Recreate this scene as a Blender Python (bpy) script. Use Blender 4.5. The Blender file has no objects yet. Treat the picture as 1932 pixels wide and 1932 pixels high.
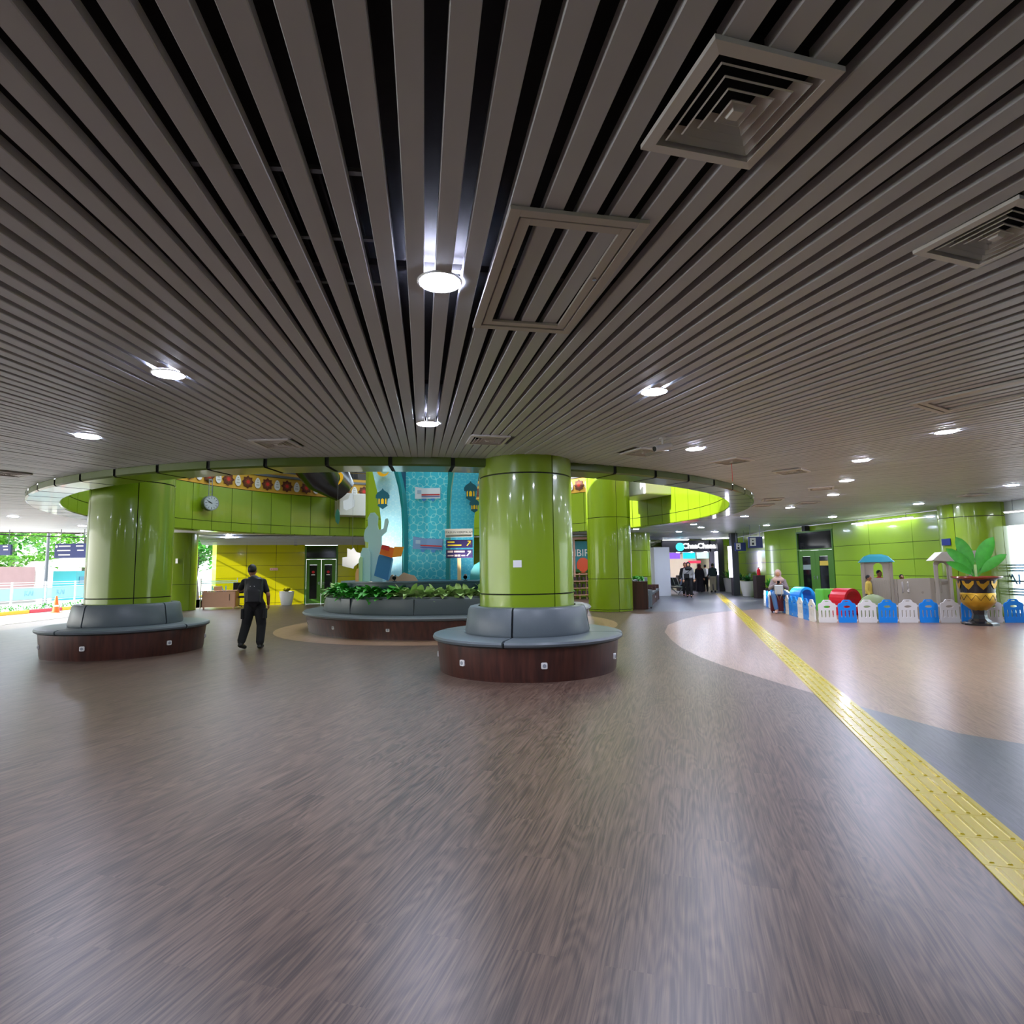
import bpy, bmesh, math, random
from mathutils import Vector, Matrix, noise
random.seed(7)
PI = math.pi; R = math.radians; sin, cos = math.sin, math.cos
S = bpy.context.scene
COL = S.collection

# ------------------------------------------------------------------ camera
CAM_H = 1.55; CEIL = 3.30
FPX, PITCH, ROLL = 1100.0, .0979, -.0145
cd = bpy.data.cameras.new('camera'); cam = bpy.data.objects.new('camera', cd); COL.objects.link(cam)
cd.sensor_width = 36; cd.lens = FPX/1932*36; cd.clip_start = .05; cd.clip_end = 400
_cr, _sr, _cp, _sp = cos(ROLL), sin(ROLL), cos(PITCH), sin(PITCH)
_r = Vector((1, 0, 0)); _f = Vector((0, _cp, _sp)); _u = Vector((0, -_sp, _cp))
RT = _cr*_r+_sr*_u; UP = -_sr*_r+_cr*_u
cam.matrix_world = Matrix(((RT.x, UP.x, -_f.x, 0), (RT.y, UP.y, -_f.y, 0), (RT.z, UP.z, -_f.z, CAM_H), (0, 0, 0, 1)))
S.camera = cam

def at(px, py, z=0.0):
    """point of the photograph -> place on the level plane z"""
    d = RT*((px-966)/FPX)-UP*((py-966)/FPX)+_f
    t = (z-CAM_H)/d.z
    return Vector((d.x*t, d.y*t, z))
def aty(px, Y, z=0.0):
    """place on the ray's bearing at depth Y"""
    d = RT*((px-966)/FPX)-UP*((1068-966)/FPX)+_f
    return Vector((d.x/d.y*Y, Y, z))

# ------------------------------------------------------------------ light and exposure
S.view_settings.view_transform = 'Standard'; S.view_settings.look = 'None'
S.view_settings.exposure = 1.4; S.view_settings.gamma = 1.0; S.view_settings.use_curve_mapping = False
W = bpy.data.worlds.new('world'); S.world = W; W.use_nodes = True
nt = W.node_tree; nt.nodes.clear()
sky = nt.nodes.new('ShaderNodeTexSky'); sky.sky_type = 'NISHITA'; sky.sun_disc = False
sky.sun_elevation = R(45); sky.sun_rotation = R(250); sky.air_density = 1.2; sky.dust_density = 2.5
mixw = nt.nodes.new('ShaderNodeMixRGB'); mixw.inputs[0].default_value = .6; mixw.inputs[2].default_value = (8, 8.6, 9.2, 1)
bg = nt.nodes.new('ShaderNodeBackground'); bg.inputs['Strength'].default_value = .27
wo = nt.nodes.new('ShaderNodeOutputWorld')
nt.links.new(sky.outputs[0], mixw.inputs[1]); nt.links.new(mixw.outputs[0], bg.inputs[0]); nt.links.new(bg.outputs[0], wo.inputs[0])
sl = bpy.data.lights.new('sun', 'SUN'); sl.energy = 6.5; sl.angle = R(.6); sl.color = (1, .95, .84)
so = bpy.data.objects.new('sun', sl); COL.objects.link(so)
_sd = Vector((.80, .40, -.417)).normalized(); so.rotation_euler = _sd.to_track_quat('-Z', 'Y').to_euler(); so.location = (-30, -10, 30)
LAMP_STRENGTH = 175
cy = S.cycles
cy.use_denoising = True; cy.max_bounces = 7; cy.diffuse_bounces = 4; cy.glossy_bounces = 4; cy.transmission_bounces = 6; cy.transparent_max_bounces = 8
cy.caustics_reflective = False; cy.caustics_refractive = False; cy.sample_clamp_indirect = 6; cy.use_adaptive_sampling = True

# ------------------------------------------------------------------ materials
def lin(h):
    h = h.lstrip('#'); v = [int(h[i:i+2], 16)/255 for i in (0, 2, 4)]
    return tuple((x/12.92 if x <= .04045 else ((x+.055)/1.055)**2.4) for x in v)+(1,)
MATS = {}
def mat(name, col, rough=.5, metal=0, coat=0, emit=None, es=0, trans=0, alpha=1, noise_amt=0, nscale=20, ior=1.45):
    if name in MATS: return MATS[name]
    m = bpy.data.materials.new(name); m.use_nodes = True; n = m.node_tree; b = n.nodes['Principled BSDF']
    c = lin(col); b.inputs['Base Color'].default_value = c
    b.inputs['Roughness'].default_value = rough; b.inputs['Metallic'].default_value = metal
    b.inputs['Coat Weight'].default_value = coat; b.inputs['Coat Roughness'].default_value = .06
    b.inputs['Transmission Weight'].default_value = trans; b.inputs['Alpha'].default_value = alpha; b.inputs['IOR'].default_value = ior
    if emit: b.inputs['Emission Color'].default_value = lin(emit); b.inputs['Emission Strength'].default_value = es
    if noise_amt:
        tc = n.nodes.new('ShaderNodeTexCoord'); nz = n.nodes.new('ShaderNodeTexNoise'); nz.inputs['Scale'].default_value = nscale; nz.inputs['Detail'].default_value = 4
        mr = n.nodes.new('ShaderNodeMapRange'); mr.inputs['To Min'].default_value = 1-noise_amt; mr.inputs['To Max'].default_value = 1+noise_amt
        mx = n.nodes.new('ShaderNodeMixRGB'); mx.blend_type = 'MULTIPLY'; mx.inputs[0].default_value = 1; mx.inputs[1].default_value = c
        n.links.new(tc.outputs['Object'], nz.inputs[0]); n.links.new(nz.outputs[0], mr.inputs[0]); n.links.new(mr.outputs[0], mx.inputs[2]); n.links.new(mx.outputs[0], b.inputs['Base Color'])
    MATS[name] = m; return m
def floor_mat(name, c1, c2, c3, rough=.34, ang=-16.7, pw=.19, pl=1.22):
    m = bpy.data.materials.new(name); m.use_nodes = True; n = m.node_tree; L = n.links.new; b = n.nodes['Principled BSDF']
    tc = n.nodes.new('ShaderNodeTexCoord'); mp = n.nodes.new('ShaderNodeMapping'); mp.vector_type = 'TEXTURE'
    mp.inputs['Rotation'].default_value = (0, 0, R(90+ang)); L(tc.outputs['Object'], mp.inputs[0])
    br = n.nodes.new('ShaderNodeTexBrick'); br.offset = .37; br.inputs['Scale'].default_value = 1; br.inputs['Mortar Size'].default_value = .0006
    br.inputs['Brick Width'].default_value = pl; br.inputs['Row Height'].default_value = pw; br.inputs['Bias'].default_value = 0
    br.inputs['Color1'].default_value = (0, 0, 0, 1); br.inputs['Color2'].default_value = (1, 1, 1, 1); br.inputs['Mortar'].default_value = (.3, .3, .3, 1)
    L(mp.outputs[0], br.inputs[0])
    # grain: noise drawn out along the planks, bent by a slower noise and shifted from plank to plank
    sh = n.nodes.new('ShaderNodeVectorMath'); sh.operation = 'MULTIPLY_ADD'; sh.inputs[1].default_value = (7, 7, 7)
    L(br.outputs['Color'], sh.inputs[0]); L(mp.outputs[0], sh.inputs[2])
    sc = n.nodes.new('ShaderNodeVectorMath'); sc.operation = 'MULTIPLY'; sc.inputs[1].default_value = (2.2, 85, 1); L(sh.outputs[0], sc.inputs[0])
    n1 = n.nodes.new('ShaderNodeTexNoise'); n1.inputs['Scale'].default_value = 1; n1.inputs['Detail'].default_value = 5; n1.inputs['Roughness'].default_value = .62; n1.inputs['Distortion'].default_value = .5; L(sc.outputs[0], n1.inputs[0])
    sc2 = n.nodes.new('ShaderNodeVectorMath'); sc2.operation = 'MULTIPLY'; sc2.inputs[1].default_value = (.75, 5, 1); L(sh.outputs[0], sc2.inputs[0])
    wv = n.nodes.new('ShaderNodeTexNoise'); wv.inputs['Scale'].default_value = 1.0; wv.inputs['Detail'].default_value = 1; L(sc2.outputs[0], wv.inputs[0])
    rings = n.nodes.new('ShaderNodeMath'); rings.operation = 'MULTIPLY'; rings.inputs[1].default_value = 85; L(wv.outputs[0], rings.inputs[0])
    sn = n.nodes.new('ShaderNodeMath'); sn.operation = 'SINE'; L(rings.outputs[0], sn.inputs[0])
    s2 = n.nodes.new('ShaderNodeMath'); s2.operation = 'MULTIPLY_ADD'; s2.inputs[1].default_value = .06; L(sn.outputs[0], s2.inputs[0]); L(n1.outputs[0], s2.inputs[2])
    s3 = n.nodes.new('ShaderNodeMath'); s3.operation = 'MULTIPLY_ADD'; s3.inputs[1].default_value = .06; L(br.outputs['Color'], s3.inputs[0]); L(s2.outputs[0], s3.inputs[2])
    rp = n.nodes.new('ShaderNodeValToRGB'); e = rp.color_ramp.elements
    e[0].position = .38; e[0].color = lin(c1); e[1].position = .76; e[1].color = lin(c3); k = e.new(.56); k.color = lin(c2)
    L(s3.outputs[0], rp.inputs[0]); L(rp.outputs[0], b.inputs['Base Color'])
    b.inputs['Roughness'].default_value = rough; b.inputs['Specular IOR Level'].default_value = .6
    MATS[name] = m; return m
def wood_mat(name, c1, c2, sx=14, sz=.8, rough=.35):
    m = bpy.data.materials.new(name); m.use_nodes = True; n = m.node_tree; L = n.links.new; b = n.nodes['Principled BSDF']
    tc = n.nodes.new('ShaderNodeTexCoord'); v = n.nodes.new('ShaderNodeVectorMath'); v.operation = 'MULTIPLY'; v.inputs[1].default_value = (sx, sx, sz)
    nz = n.nodes.new('ShaderNodeTexNoise'); nz.inputs['Scale'].default_value = 1; nz.inputs['Detail'].default_value = 5; rp = n.nodes.new('ShaderNodeValToRGB'); e = rp.color_ramp.elements
    e[0].position = .3; e[0].color = lin(c1); e[1].position = .7; e[1].color = lin(c2)
    L(tc.outputs['Object'], v.inputs[0]); L(v.outputs[0], nz.inputs[0]); L(nz.outputs[0], rp.inputs[0]); L(rp.outputs[0], b.inputs['Base Color']); b.inputs['Roughness'].default_value = rough
    MATS[name] = m; return m
def lattice_mat(name, base, line, scale=3.2):
    """star lattice printed on the mural boards"""
    m = bpy.data.materials.new(name); m.use_nodes = True; n = m.node_tree; L = n.links.new; b = n.nodes['Principled BSDF']
    tc = n.nodes.new('ShaderNodeTexCoord'); sx = n.nodes.new('ShaderNodeSeparateXYZ'); L(tc.outputs['Object'], sx.inputs[0])
    cb = n.nodes.new('ShaderNodeCombineXYZ'); L(sx.outputs[0], cb.inputs[0]); L(sx.outputs[2], cb.inputs[1])
    acc = None
    for ax, az in ((1, 0), (.5, .866), (-.5, .866)):
        dt = n.nodes.new('ShaderNodeVectorMath'); dt.operation = 'DOT_PRODUCT'; dt.inputs[1].default_value = (ax*scale*6.28, az*scale*6.28, 0); L(cb.outputs[0], dt.inputs[0])
        cs = n.nodes.new('ShaderNodeMath'); cs.operation = 'COSINE'; L(dt.outputs['Value'], cs.inputs[0])
        c3 = n.nodes.new('ShaderNodeMath'); c3.operation = 'COSINE'; m3 = n.nodes.new('ShaderNodeMath'); m3.operation = 'MULTIPLY'; m3.inputs[1].default_value = 2.0; L(dt.outputs['Value'], m3.inputs[0]); L(m3.outputs[0], c3.inputs[0])
        sm = n.nodes.new('ShaderNodeMath'); sm.operation = 'MULTIPLY_ADD'; sm.inputs[1].default_value = .75; L(c3.outputs[0], sm.inputs[0]); L(cs.outputs[0], sm.inputs[2])
        if acc is None: acc = sm
        else: ad = n.nodes.new('ShaderNodeMath'); L(acc.outputs[0], ad.inputs[0]); L(sm.outputs[0], ad.inputs[1]); acc = ad
    mn = n.nodes.new('ShaderNodeMath'); mn.operation = 'ABSOLUTE'; L(acc.outputs[0], mn.inputs[0])
    rp = n.nodes.new('ShaderNodeValToRGB'); e = rp.color_ramp.elements; e[0].position = .22; e[0].color = lin(line); e[1].position = .34; e[1].color = lin(base)
    L(mn.outputs[0], rp.inputs[0]); L(rp.outputs[0], b.inputs['Base Color']); b.inputs['Roughness'].default_value = .55
    MATS[name] = m; return m
M = mat
GREEN = M('green enamel panel', '#7a9618', .3, coat=.45, noise_amt=.05, nscale=1.5)
SEAM = M('dark joint', '#12180c', .7)
GREEND = M('green door paint', '#4d7d2c', .35)
OLIVE = M('olive ring fascia', '#4e6418', .3, coat=.4)
SLAT = M('taupe ceiling slat', '#c6cad2', .4, noise_amt=.05, nscale=3)
SLATE_ = M('slat end', '#c9c5bd', .4)
VOID = M('black plenum', '#0b0b0d', .9)
PLEN = M('plenum board', '#2b292c', .9)
WHITE = M('white paint', '#dcdcda', .45)
CREAMV = M('cream vent paint', '#e0dfde', .45)
LEATHER = M('grey leather', '#596266', .38, noise_amt=.06, nscale=30)
LEATHERD = M('grey leather seam', '#2c3033', .6)
BENCHW = wood_mat('dark bench laminate', '#331d19', '#532f26')
CHROME = M('chrome', '#c9ccd0', .18, metal=1)
STEEL = M('brushed steel', '#9aa0a4', .28, metal=1)
GREYM = M('grey metal', '#7c8288', .4, metal=.6)
BLACK = M('black plastic', '#101114', .4)
YEL = M('tactile yellow', '#c9b514', .28, coat=.3)
YELD = M('tactile yellow bars', '#c2ab0d', .25, coat=.4)
GLASS = M('clear glass', '#eef6f4', .02, trans=1, ior=1.05)
BLUE = M('play blue', '#1d8ef0', .35)
WPL = M('play white', '#e4e4e2', .38)
RED = M('play red', '#d3202c', .35)
YPL = M('play yellow', '#e8b90c', .35)
GPL = M('play green', '#6fd24a', .35)
BEIGE = M('playhouse beige', '#b5ab9a', .5)
BEIGE2 = M('playhouse putty', '#a29887', .5)
TEALR = M('playhouse teal roof', '#3390a0', .45)
NAVY = M('navy sign', '#182a6b', .35)
LEAF = M('leaf green', '#3f9a2e', .45, noise_amt=.3, nscale=9)
LEAFL = M('pale leaf', '#a9c77c', .45, noise_amt=.25, nscale=12)
LEAFD = M('dark leaf', '#1b5a20', .45, noise_amt=.3, nscale=9)
SOIL = M('soil', '#22170f', .9)
LAMP = M('lamp diffuser', '#ffffff', .5, emit='#dfe5ff', es=LAMP_STRENGTH)
TUBE = M('linear lamp', '#ffffff', .5, emit='#f6f6ff', es=9)
SKIN1 = M('skin tan', '#9a6a4c', .5)
SKIN2 = M('skin light brown', '#c08e6c', .5)
HAIR = M('black hair', '#0e0b0a', .5)

# ------------------------------------------------------------------ mesh helpers
class MB:
    def __init__(s): s.v = []; s.f = []; s.m = []
    def add(s, vs, fs, mi=0):
        o = len(s.v); s.v += [tuple(v) for v in vs]; s.f += [tuple(i+o for i in f) for f in fs]; s.m += [mi]*len(fs); return s
    def box(s, c, d, rz=0, mi=0, rx=0, ry=0):
        mt = Matrix.Rotation(rz, 3, 'Z') @ Matrix.Rotation(ry, 3, 'Y') @ Matrix.Rotation(rx, 3, 'X'); c = Vector(c)
        vs = [c+mt @ Vector((x*d[0]/2, y*d[1]/2, z*d[2]/2)) for x in (-1, 1) for y in (-1, 1) for z in (-1, 1)]
        return s.add(vs, [(0, 1, 3, 2), (4, 6, 7, 5), (0, 4, 5, 1), (2, 3, 7, 6), (0, 2, 6, 4), (1, 5, 7, 3)], mi)
    def bar(s, p, q, w, h=None, mi=0):
        """box beam from p to q"""
        p = Vector(p); q = Vector(q); h = h or w; d = (q-p).normalized(); up = Vector((0, 0, 1)) if abs(d.z) < .95 else Vector((1, 0, 0))
        a = d.cross(up).normalized(); b = a.cross(d)
        vs = [e+a*sx*w/2+b*sy*h/2 for e in (p, q) for sx, sy in ((-1, -1), (1, -1), (1, 1), (-1, 1))]
        return s.add(vs, [(3, 2, 1, 0), (4, 5, 6, 7), (0, 1, 5, 4), (1, 2, 6, 5), (2, 3, 7, 6), (3, 0, 4, 7)], mi)
    def tube(s, pts, r, n=10, mi=0, cap=True):
        pts = [Vector(p) for p in pts]; rs = r if isinstance(r, (list, tuple)) else [r]*len(pts); vs = []; fs = []; ref = None
        for i, p in enumerate(pts):
            d = (pts[min(i+1, len(pts)-1)]-pts[max(i-1, 0)]).normalized()
            if ref is None: ref = Vector((0, 0, 1)) if abs(d.z) < .9 else Vector((1, 0, 0))
            a = d.cross(ref).normalized(); b = a.cross(d); ref = b.cross(a).normalized() if False else ref
            vs += [p+(a*cos(2*PI*k/n)+b*sin(2*PI*k/n))*rs[i] for k in range(n)]
        for i in range(len(pts)-1):
            fs += [(i*n+k, i*n+(k+1) % n, (i+1)*n+(k+1) % n, (i+1)*n+k) for k in range(n)]
        if cap: fs += [tuple(range(n))[::-1], tuple((len(pts)-1)*n+k for k in range(n))]
        return s.add(vs, fs, mi)
    def lathe(s, prof, c=(0, 0, 0), n=32, a0=0, a1=2*PI, mi=0, ends=False):
        full = abs(a1-a0-2*PI) < 1e-6; k = n if full else n+1; vs = []; fs = []; m = len(prof)
        for j in range(k):
            a = a0+(a1-a0)*j/n
            vs += [(c[0]+r*cos(a), c[1]+r*sin(a), c[2]+z) for r, z in prof]
        for j in range(n):
            b = (j+1) % k
            fs += [(j*m+i, b*m+i, b*m+i+1, j*m+i+1) for i in range(m-1)]
        if ends and not full: fs += [tuple(range(m))[::-1], tuple((k-1)*m+i for i in range(m))]
        return s.add(vs, fs, mi)
    def prism(s, poly, y0, y1, fr=None, mi=0):
        """polygon in (x,z) extruded along y; fr places it"""
        n = len(poly); g = fr or (lambda v: v)
        vs = [g(Vector((x, y0, z))) for x, z in poly]+[g(Vector((x, y1, z))) for x, z in poly]
        return s.add(vs, [tuple(range(n)), tuple(range(2*n-1, n-1, -1))]+[((i+1) % n, i, n+i, n+(i+1) % n) for i in range(n)], mi)
    def ell(s, c, r, n=14, m=9, mi=0, mt=None):
        vs = [Vector((0, 0, r[2]))]; fs = []
        for i in range(1, m):
            t = PI*i/m; vs += [Vector((r[0]*sin(t)*cos(2*PI*k/n), r[1]*sin(t)*sin(2*PI*k/n), r[2]*cos(t))) for k in range(n)]
        vs.append(Vector((0, 0, -r[2])))
        fs += [(0, 1+k, 1+(k+1) % n) for k in range(n)]
        for i in range(m-2): fs += [(1+i*n+k, 1+(i+1)*n+k, 1+(i+1)*n+(k+1) % n, 1+i*n+(k+1) % n) for k in range(n)]
        l = len(vs)-1; fs += [(l, 1+(m-2)*n+(k+1) % n, 1+(m-2)*n+k) for k in range(n)]
        mt = mt or Matrix.Identity(3)
        return s.add([Vector(c)+mt @ v for v in vs], fs, mi)
    def cap(s, p, q, r1, r2, n=12):
        """tapered limb with round ends"""
        p = Vector(p); q = Vector(q); d = (q-p); L = d.length; d = d/L if L else Vector((0, 0, 1)); up = Vector((0, 0, 1)) if abs(d.z) < .9 else Vector((1, 0, 0))
        pts = [(p-d*r1*.98, r1*.15), (p-d*r1*.7, r1*.72), (p, r1), (p+(q-p)*.5, (r1+r2)/2), (q, r2), (q+d*r2*.7, r2*.72), (q+d*r2*.98, r2*.15)]
        return s.tube([a for a, _ in pts], [b for _, b in pts], n)
    def mesh(s, name, mats):
        me = bpy.data.meshes.new(name); me.from_pydata(s.v, [], s.f)
        for m in (mats if isinstance(mats, (list, tuple)) else [mats]): me.materials.append(m)
        for p, k in zip(me.polygons, s.m): p.material_index = k
        return me
    def build(s, name, mats, parent=None, smooth=False, bevel=0, loc=None, rz=0, seg=2):
        me = s.mesh(name, mats)
        if bevel:
            bm = bmesh.new(); bm.from_mesh(me); bmesh.ops.recalc_face_normals(bm, faces=bm.faces)
            bmesh.ops.bevel(bm, geom=[e for e in bm.edges if len(e.link_faces) == 2 and e.calc_face_angle(0) > .5], offset=bevel, segments=seg, affect='EDGES', profile=.6, clamp_overlap=True)
            bm.to_mesh(me); bm.free()
        else:
            bm = bmesh.new(); bm.from_mesh(me); bmesh.ops.recalc_face_normals(bm, faces=bm.faces); bm.to_mesh(me); bm.free()
        if smooth:
            me.polygons.foreach_set('use_smooth', [True]*len(me.polygons))
            me.set_sharp_from_angle(angle=R(38))
        o = bpy.data.objects.new(name, me); COL.objects.link(o)
        if parent: o.parent = parent
        if loc is not None: o.location = loc
        o.rotation_euler.z = rz
        return o
def tag(o, label, cat, group=None, kind=None):
    if label: o['label'] = label
    if cat: o['category'] = cat
    if group: o['group'] = group
    if kind: o['kind'] = kind
    return o
NUM = 'first second third fourth fifth sixth seventh eighth ninth tenth eleventh twelfth thirteenth fourteenth fifteenth sixteenth seventeenth eighteenth nineteenth twentieth'.split()
NUM += ['twenty '+x for x in NUM[:9]]+['thirtieth']+['thirty '+x for x in NUM[:9]]
def thing(name, label, cat, loc=(0, 0, 0), rz=0, group=None):
    o = bpy.data.objects.new(name, None); COL.objects.link(o); o.empty_display_size = .1
    o.location = loc; o.rotation_euler.z = rz
    return tag(o, label, cat, group)
def struct(o): o['kind'] = 'structure'; return o
def dup(o, loc=None, rz=None, label=None, parent=None, group=None):
    c = o.copy(); COL.objects.link(c)
    if parent is not None: c.parent = parent
    if loc is not None: c.location = loc
    if rz is not None: c.rotation_euler.z = rz
    if label: c['label'] = label
    if group: c['group'] = group
    for ch in list(o.children): dup(ch, parent=c)
    return c
def text_mb(txt, size, mtl, name='lettering', parent=None, loc=(0, 0, 0), rot=(PI/2, 0, 0), depth=.004, align='CENTER', bold=0, sx=1):
    cu = bpy.data.curves.new('t', 'FONT'); cu.body = txt; cu.size = size; cu.extrude = depth; cu.align_x = align; cu.align_y = 'CENTER'; cu.offset = bold; cu.resolution_u = 2
    t = bpy.data.objects.new('t', cu); COL.objects.link(t)
    dg = bpy.context.evaluated_depsgraph_get(); me = bpy.data.meshes.new_from_object(t.evaluated_get(dg)); bpy.data.objects.remove(t)
    me.name = name; me.materials.clear(); me.materials.append(mtl)
    if sx != 1: me.transform(Matrix.Diagonal((sx, 1, 1, 1)))
    o = bpy.data.objects.new(name, me); COL.objects.link(o); o.location = loc; o.rotation_euler = rot
    if parent: o.parent = parent
    return o
def rrect(w, h, r, n=4, cx=0, cz=0):
    p = []
    for qx, qz, a in ((1, -1, -90), (1, 1, 0), (-1, 1, 90), (-1, -1, 180)):
        for k in range(n+1):
            t = R(a+90*k/n); p.append((cx+qx*(w/2-r)+r*cos(t), cz+qz*(h/2-r)+r*sin(t)))
    return p
def frame_at(c, rz):
    mt = Matrix.Rotation(rz, 3, 'Z'); c = Vector(c)
    return lambda v: c+mt @ v

# ------------------------------------------------------------------ the setting
C = Vector((-2.85, 18.6, 0)); RO, RI = 9.8, 9.2           # centre and radii of the round opening
FL = floor_mat('brown plank vinyl', '#3a2a23', '#5d493d', '#745e4f', rough=.38)
FLL = floor_mat('light plank vinyl', '#7f614d', '#96775f', '#a58770', rough=.3)
FLG = floor_mat('slate plank vinyl', '#44474c', '#53565b', '#606267', rough=.33)
struct(MB().add([(-16.6, -9, 0), (15.5, -9, 0), (15.5, 46, 0), (-14.2, 46, 0), (-14.2, 27.4, 0), (-16.9, 23.4, 0), (-16.5, 19, 0)], [(0, 1, 2, 3, 4, 5, 6)]).build('floor', FL))
arc = [(4.05, 5.5), (3.66, 7.0), (3.42, 8.3), (3.28, 9.2), (3.2, 10.2), (3.22, 11.4), (3.35, 12.6), (3.62, 14.2), (4.15, 15.9), (5.0, 17.5), (6.0, 18.9), (7.2, 20.2), (8.4, 20.9), (9.8, 21.4), (11.5, 21.6), (13.6, 21.6), (15.3, 21.6), (15.3, 1.0), (9.0, 1.0), (6.2, 3.3), (4.6, 4.85)]
struct(MB().add([(x, y, .002) for x, y in arc], [tuple(range(len(arc)))]).build('floor', FLL))
cres = [(-1.82+r*cos(a), 17.06+r*sin(a), .002) for r, a in [(4.75, 2*PI*k/64) for k in range(64)]]
struct(MB().add(cres, [tuple(range(64))]).build('floor', FLL))
tx0, tdir = Vector((1.42, -.1, 0)), Vector((.2873, .9578, 0)); tn = Vector((tdir.y, -tdir.x, 0))
sl_ = [tx0+tn*.33, tx0+tn*.33+tdir*7.2, (3.66, 7.0, 0), (3.9, 6.1, 0), (4.6, 4.85, 0), (6.2, 3.3, 0), (9, 1, 0), (9, -4, 0), (1.0, -4, 0)]
struct(MB().add([(v[0], v[1], .0015) for v in sl_], [tuple(range(len(sl_)))]).build('floor', FLG))
struct(MB().add([(4.6, 20.8, .0015), (7.2, 20.25, .0015), (8.4, 20.95, .0015), (15.3, 21.55, .0015), (15.3, 45, .0015), (7.6, 45, .0015), (7.6, 31, .0015)], [(0, 1, 2, 3, 4, 5, 6)]).build('floor', FLG))

# ceiling: radial slats of one width under a dark plenum
CP = [(-21.3, -9), (15.5, -9), (15.5, 46), (-7, 46), (-7, 31.2), (-15.2, 27.3), (-15.9, 24.6), (-21.0, 22.6)]  # back left corner cut away so the sun reaches the wall
def ray_exit(a):
    dx, dy = cos(a), sin(a); best = 1e9
    for i in range(len(CP)):
        x1, y1 = CP[i]; x2, y2 = CP[(i+1) % len(CP)]; x1 -= C.x; x2 -= C.x; y1 -= C.y; y2 -= C.y
        ex, ey = x2-x1, y2-y1; den = dx*ey-dy*ex
        if abs(den) < 1e-9: continue
        t = (x1*ey-y1*ex)/den; u = (x1*dy-y1*dx)/den
        if t > 0 and 0 <= u <= 1: best = min(best, t)
    return best
NS = 600
VENT_PX = [(522, 836), (920, 829), (1215, 852), (1380, 869), (1493, 889), (1549, 921), (1458, 942), (1836, 934), (1525, 948), (1440, 953), (15, 893), (1878, 441)]
VQ = [at(*p, CEIL) for p in ((1349, 59.6), (1590.6, 121), (1413, 314.7), (1213.7, 276))]
VCUT = [sum(VQ, Vector())/4]+[at(*p, CEIL) for p in VENT_PX]
mb = MB()
for k in range(NS*2):
    a = 2*PI*k/(2*NS)+.0026; r1 = ray_exit(a)
    r0 = RO+.01 if k % 2 == 0 else 19.6
    if r1 <= r0+.1: continue
    d = Vector((cos(a), sin(a), 0)); dz = random.uniform(-.003, .003)
    w_ = .0508 if k % 2 == 0 else .0425; sd = Vector((-d.y, d.x, 0)); sec = ((-w_, .05), (-w_, .005), (-w_+.004, 0), (w_-.004, 0), (w_, .005), (w_, .05))
    cuts = []
    for vc_ in VCUT:
        rel = vc_-C; al = rel.x*d.x+rel.y*d.y; la = abs(rel.x*sd.x+rel.y*sd.y)
        if al > 0 and la < .30: cuts.append((al-.24, al+.24))
    segs = []; a_ = r0
    for c0, c1 in sorted(cuts):
        if c0 > a_: segs.append((a_, c0))
        a_ = max(a_, c1)
    if r1 > a_: segs.append((a_, r1))
    for ra, rb in segs:
        mb.add([C+d*r+sd*u+Vector((0, 0, CEIL+v+dz)) for r in (ra, rb) for u, v in sec], [(i, i+1, 7+i, 6+i) for i in range(5)]+[(0, 6, 11, 5), (5, 4, 3, 2, 1, 0), (6, 7, 8, 9, 10, 11)])
struct(mb.build('ceiling', SLAT))
ring = [(C.x+RO*cos(2*PI*k/96), C.y+RO*sin(2*PI*k/96)) for k in range(96)]
bm = bmesh.new()
vo = [bm.verts.new((x, y, CEIL+.16)) for x, y in CP]; vi = [bm.verts.new((x, y, CEIL+.16)) for x, y in ring]
es = [bm.edges.new((vo[i], vo[(i+1) % len(vo)])) for i in range(len(vo))]+[bm.edges.new((vi[i], vi[(i+1) % 96])) for i in range(96)]
bmesh.ops.triangle_fill(bm, edges=es, use_beauty=True); me = bpy.data.meshes.new('ceiling'); bm.to_mesh(me); bm.free(); me.materials.append(PLEN)
o = bpy.data.objects.new('ceiling', me); COL.objects.link(o); struct(o)
mb = MB()                                                  # cross runners above the slats
for r in (11.3, 13.2, 15.4, 17.8, 20.5):
    mb.lathe([(r, CEIL+.06), (r+.04, CEIL+.06), (r+.04, CEIL+.10), (r, CEIL+.10), (r, CEIL+.06)], (C.x, C.y, 0), 96)
o = mb.build('trim_1', PLEN); struct(o)
mb = MB()
for i in range(len(CP)):
    a = Vector(CP[i]+(0,)); b = Vector(CP[(i+1) % len(CP)]+(0,)); mb.bar(a+Vector((0, 0, CEIL+.1)), b+Vector((0, 0, CEIL+.1)), .08, .26)
struct(mb.build('trim_2', M('roof edge brown', '#5d5348', .6)))

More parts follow.
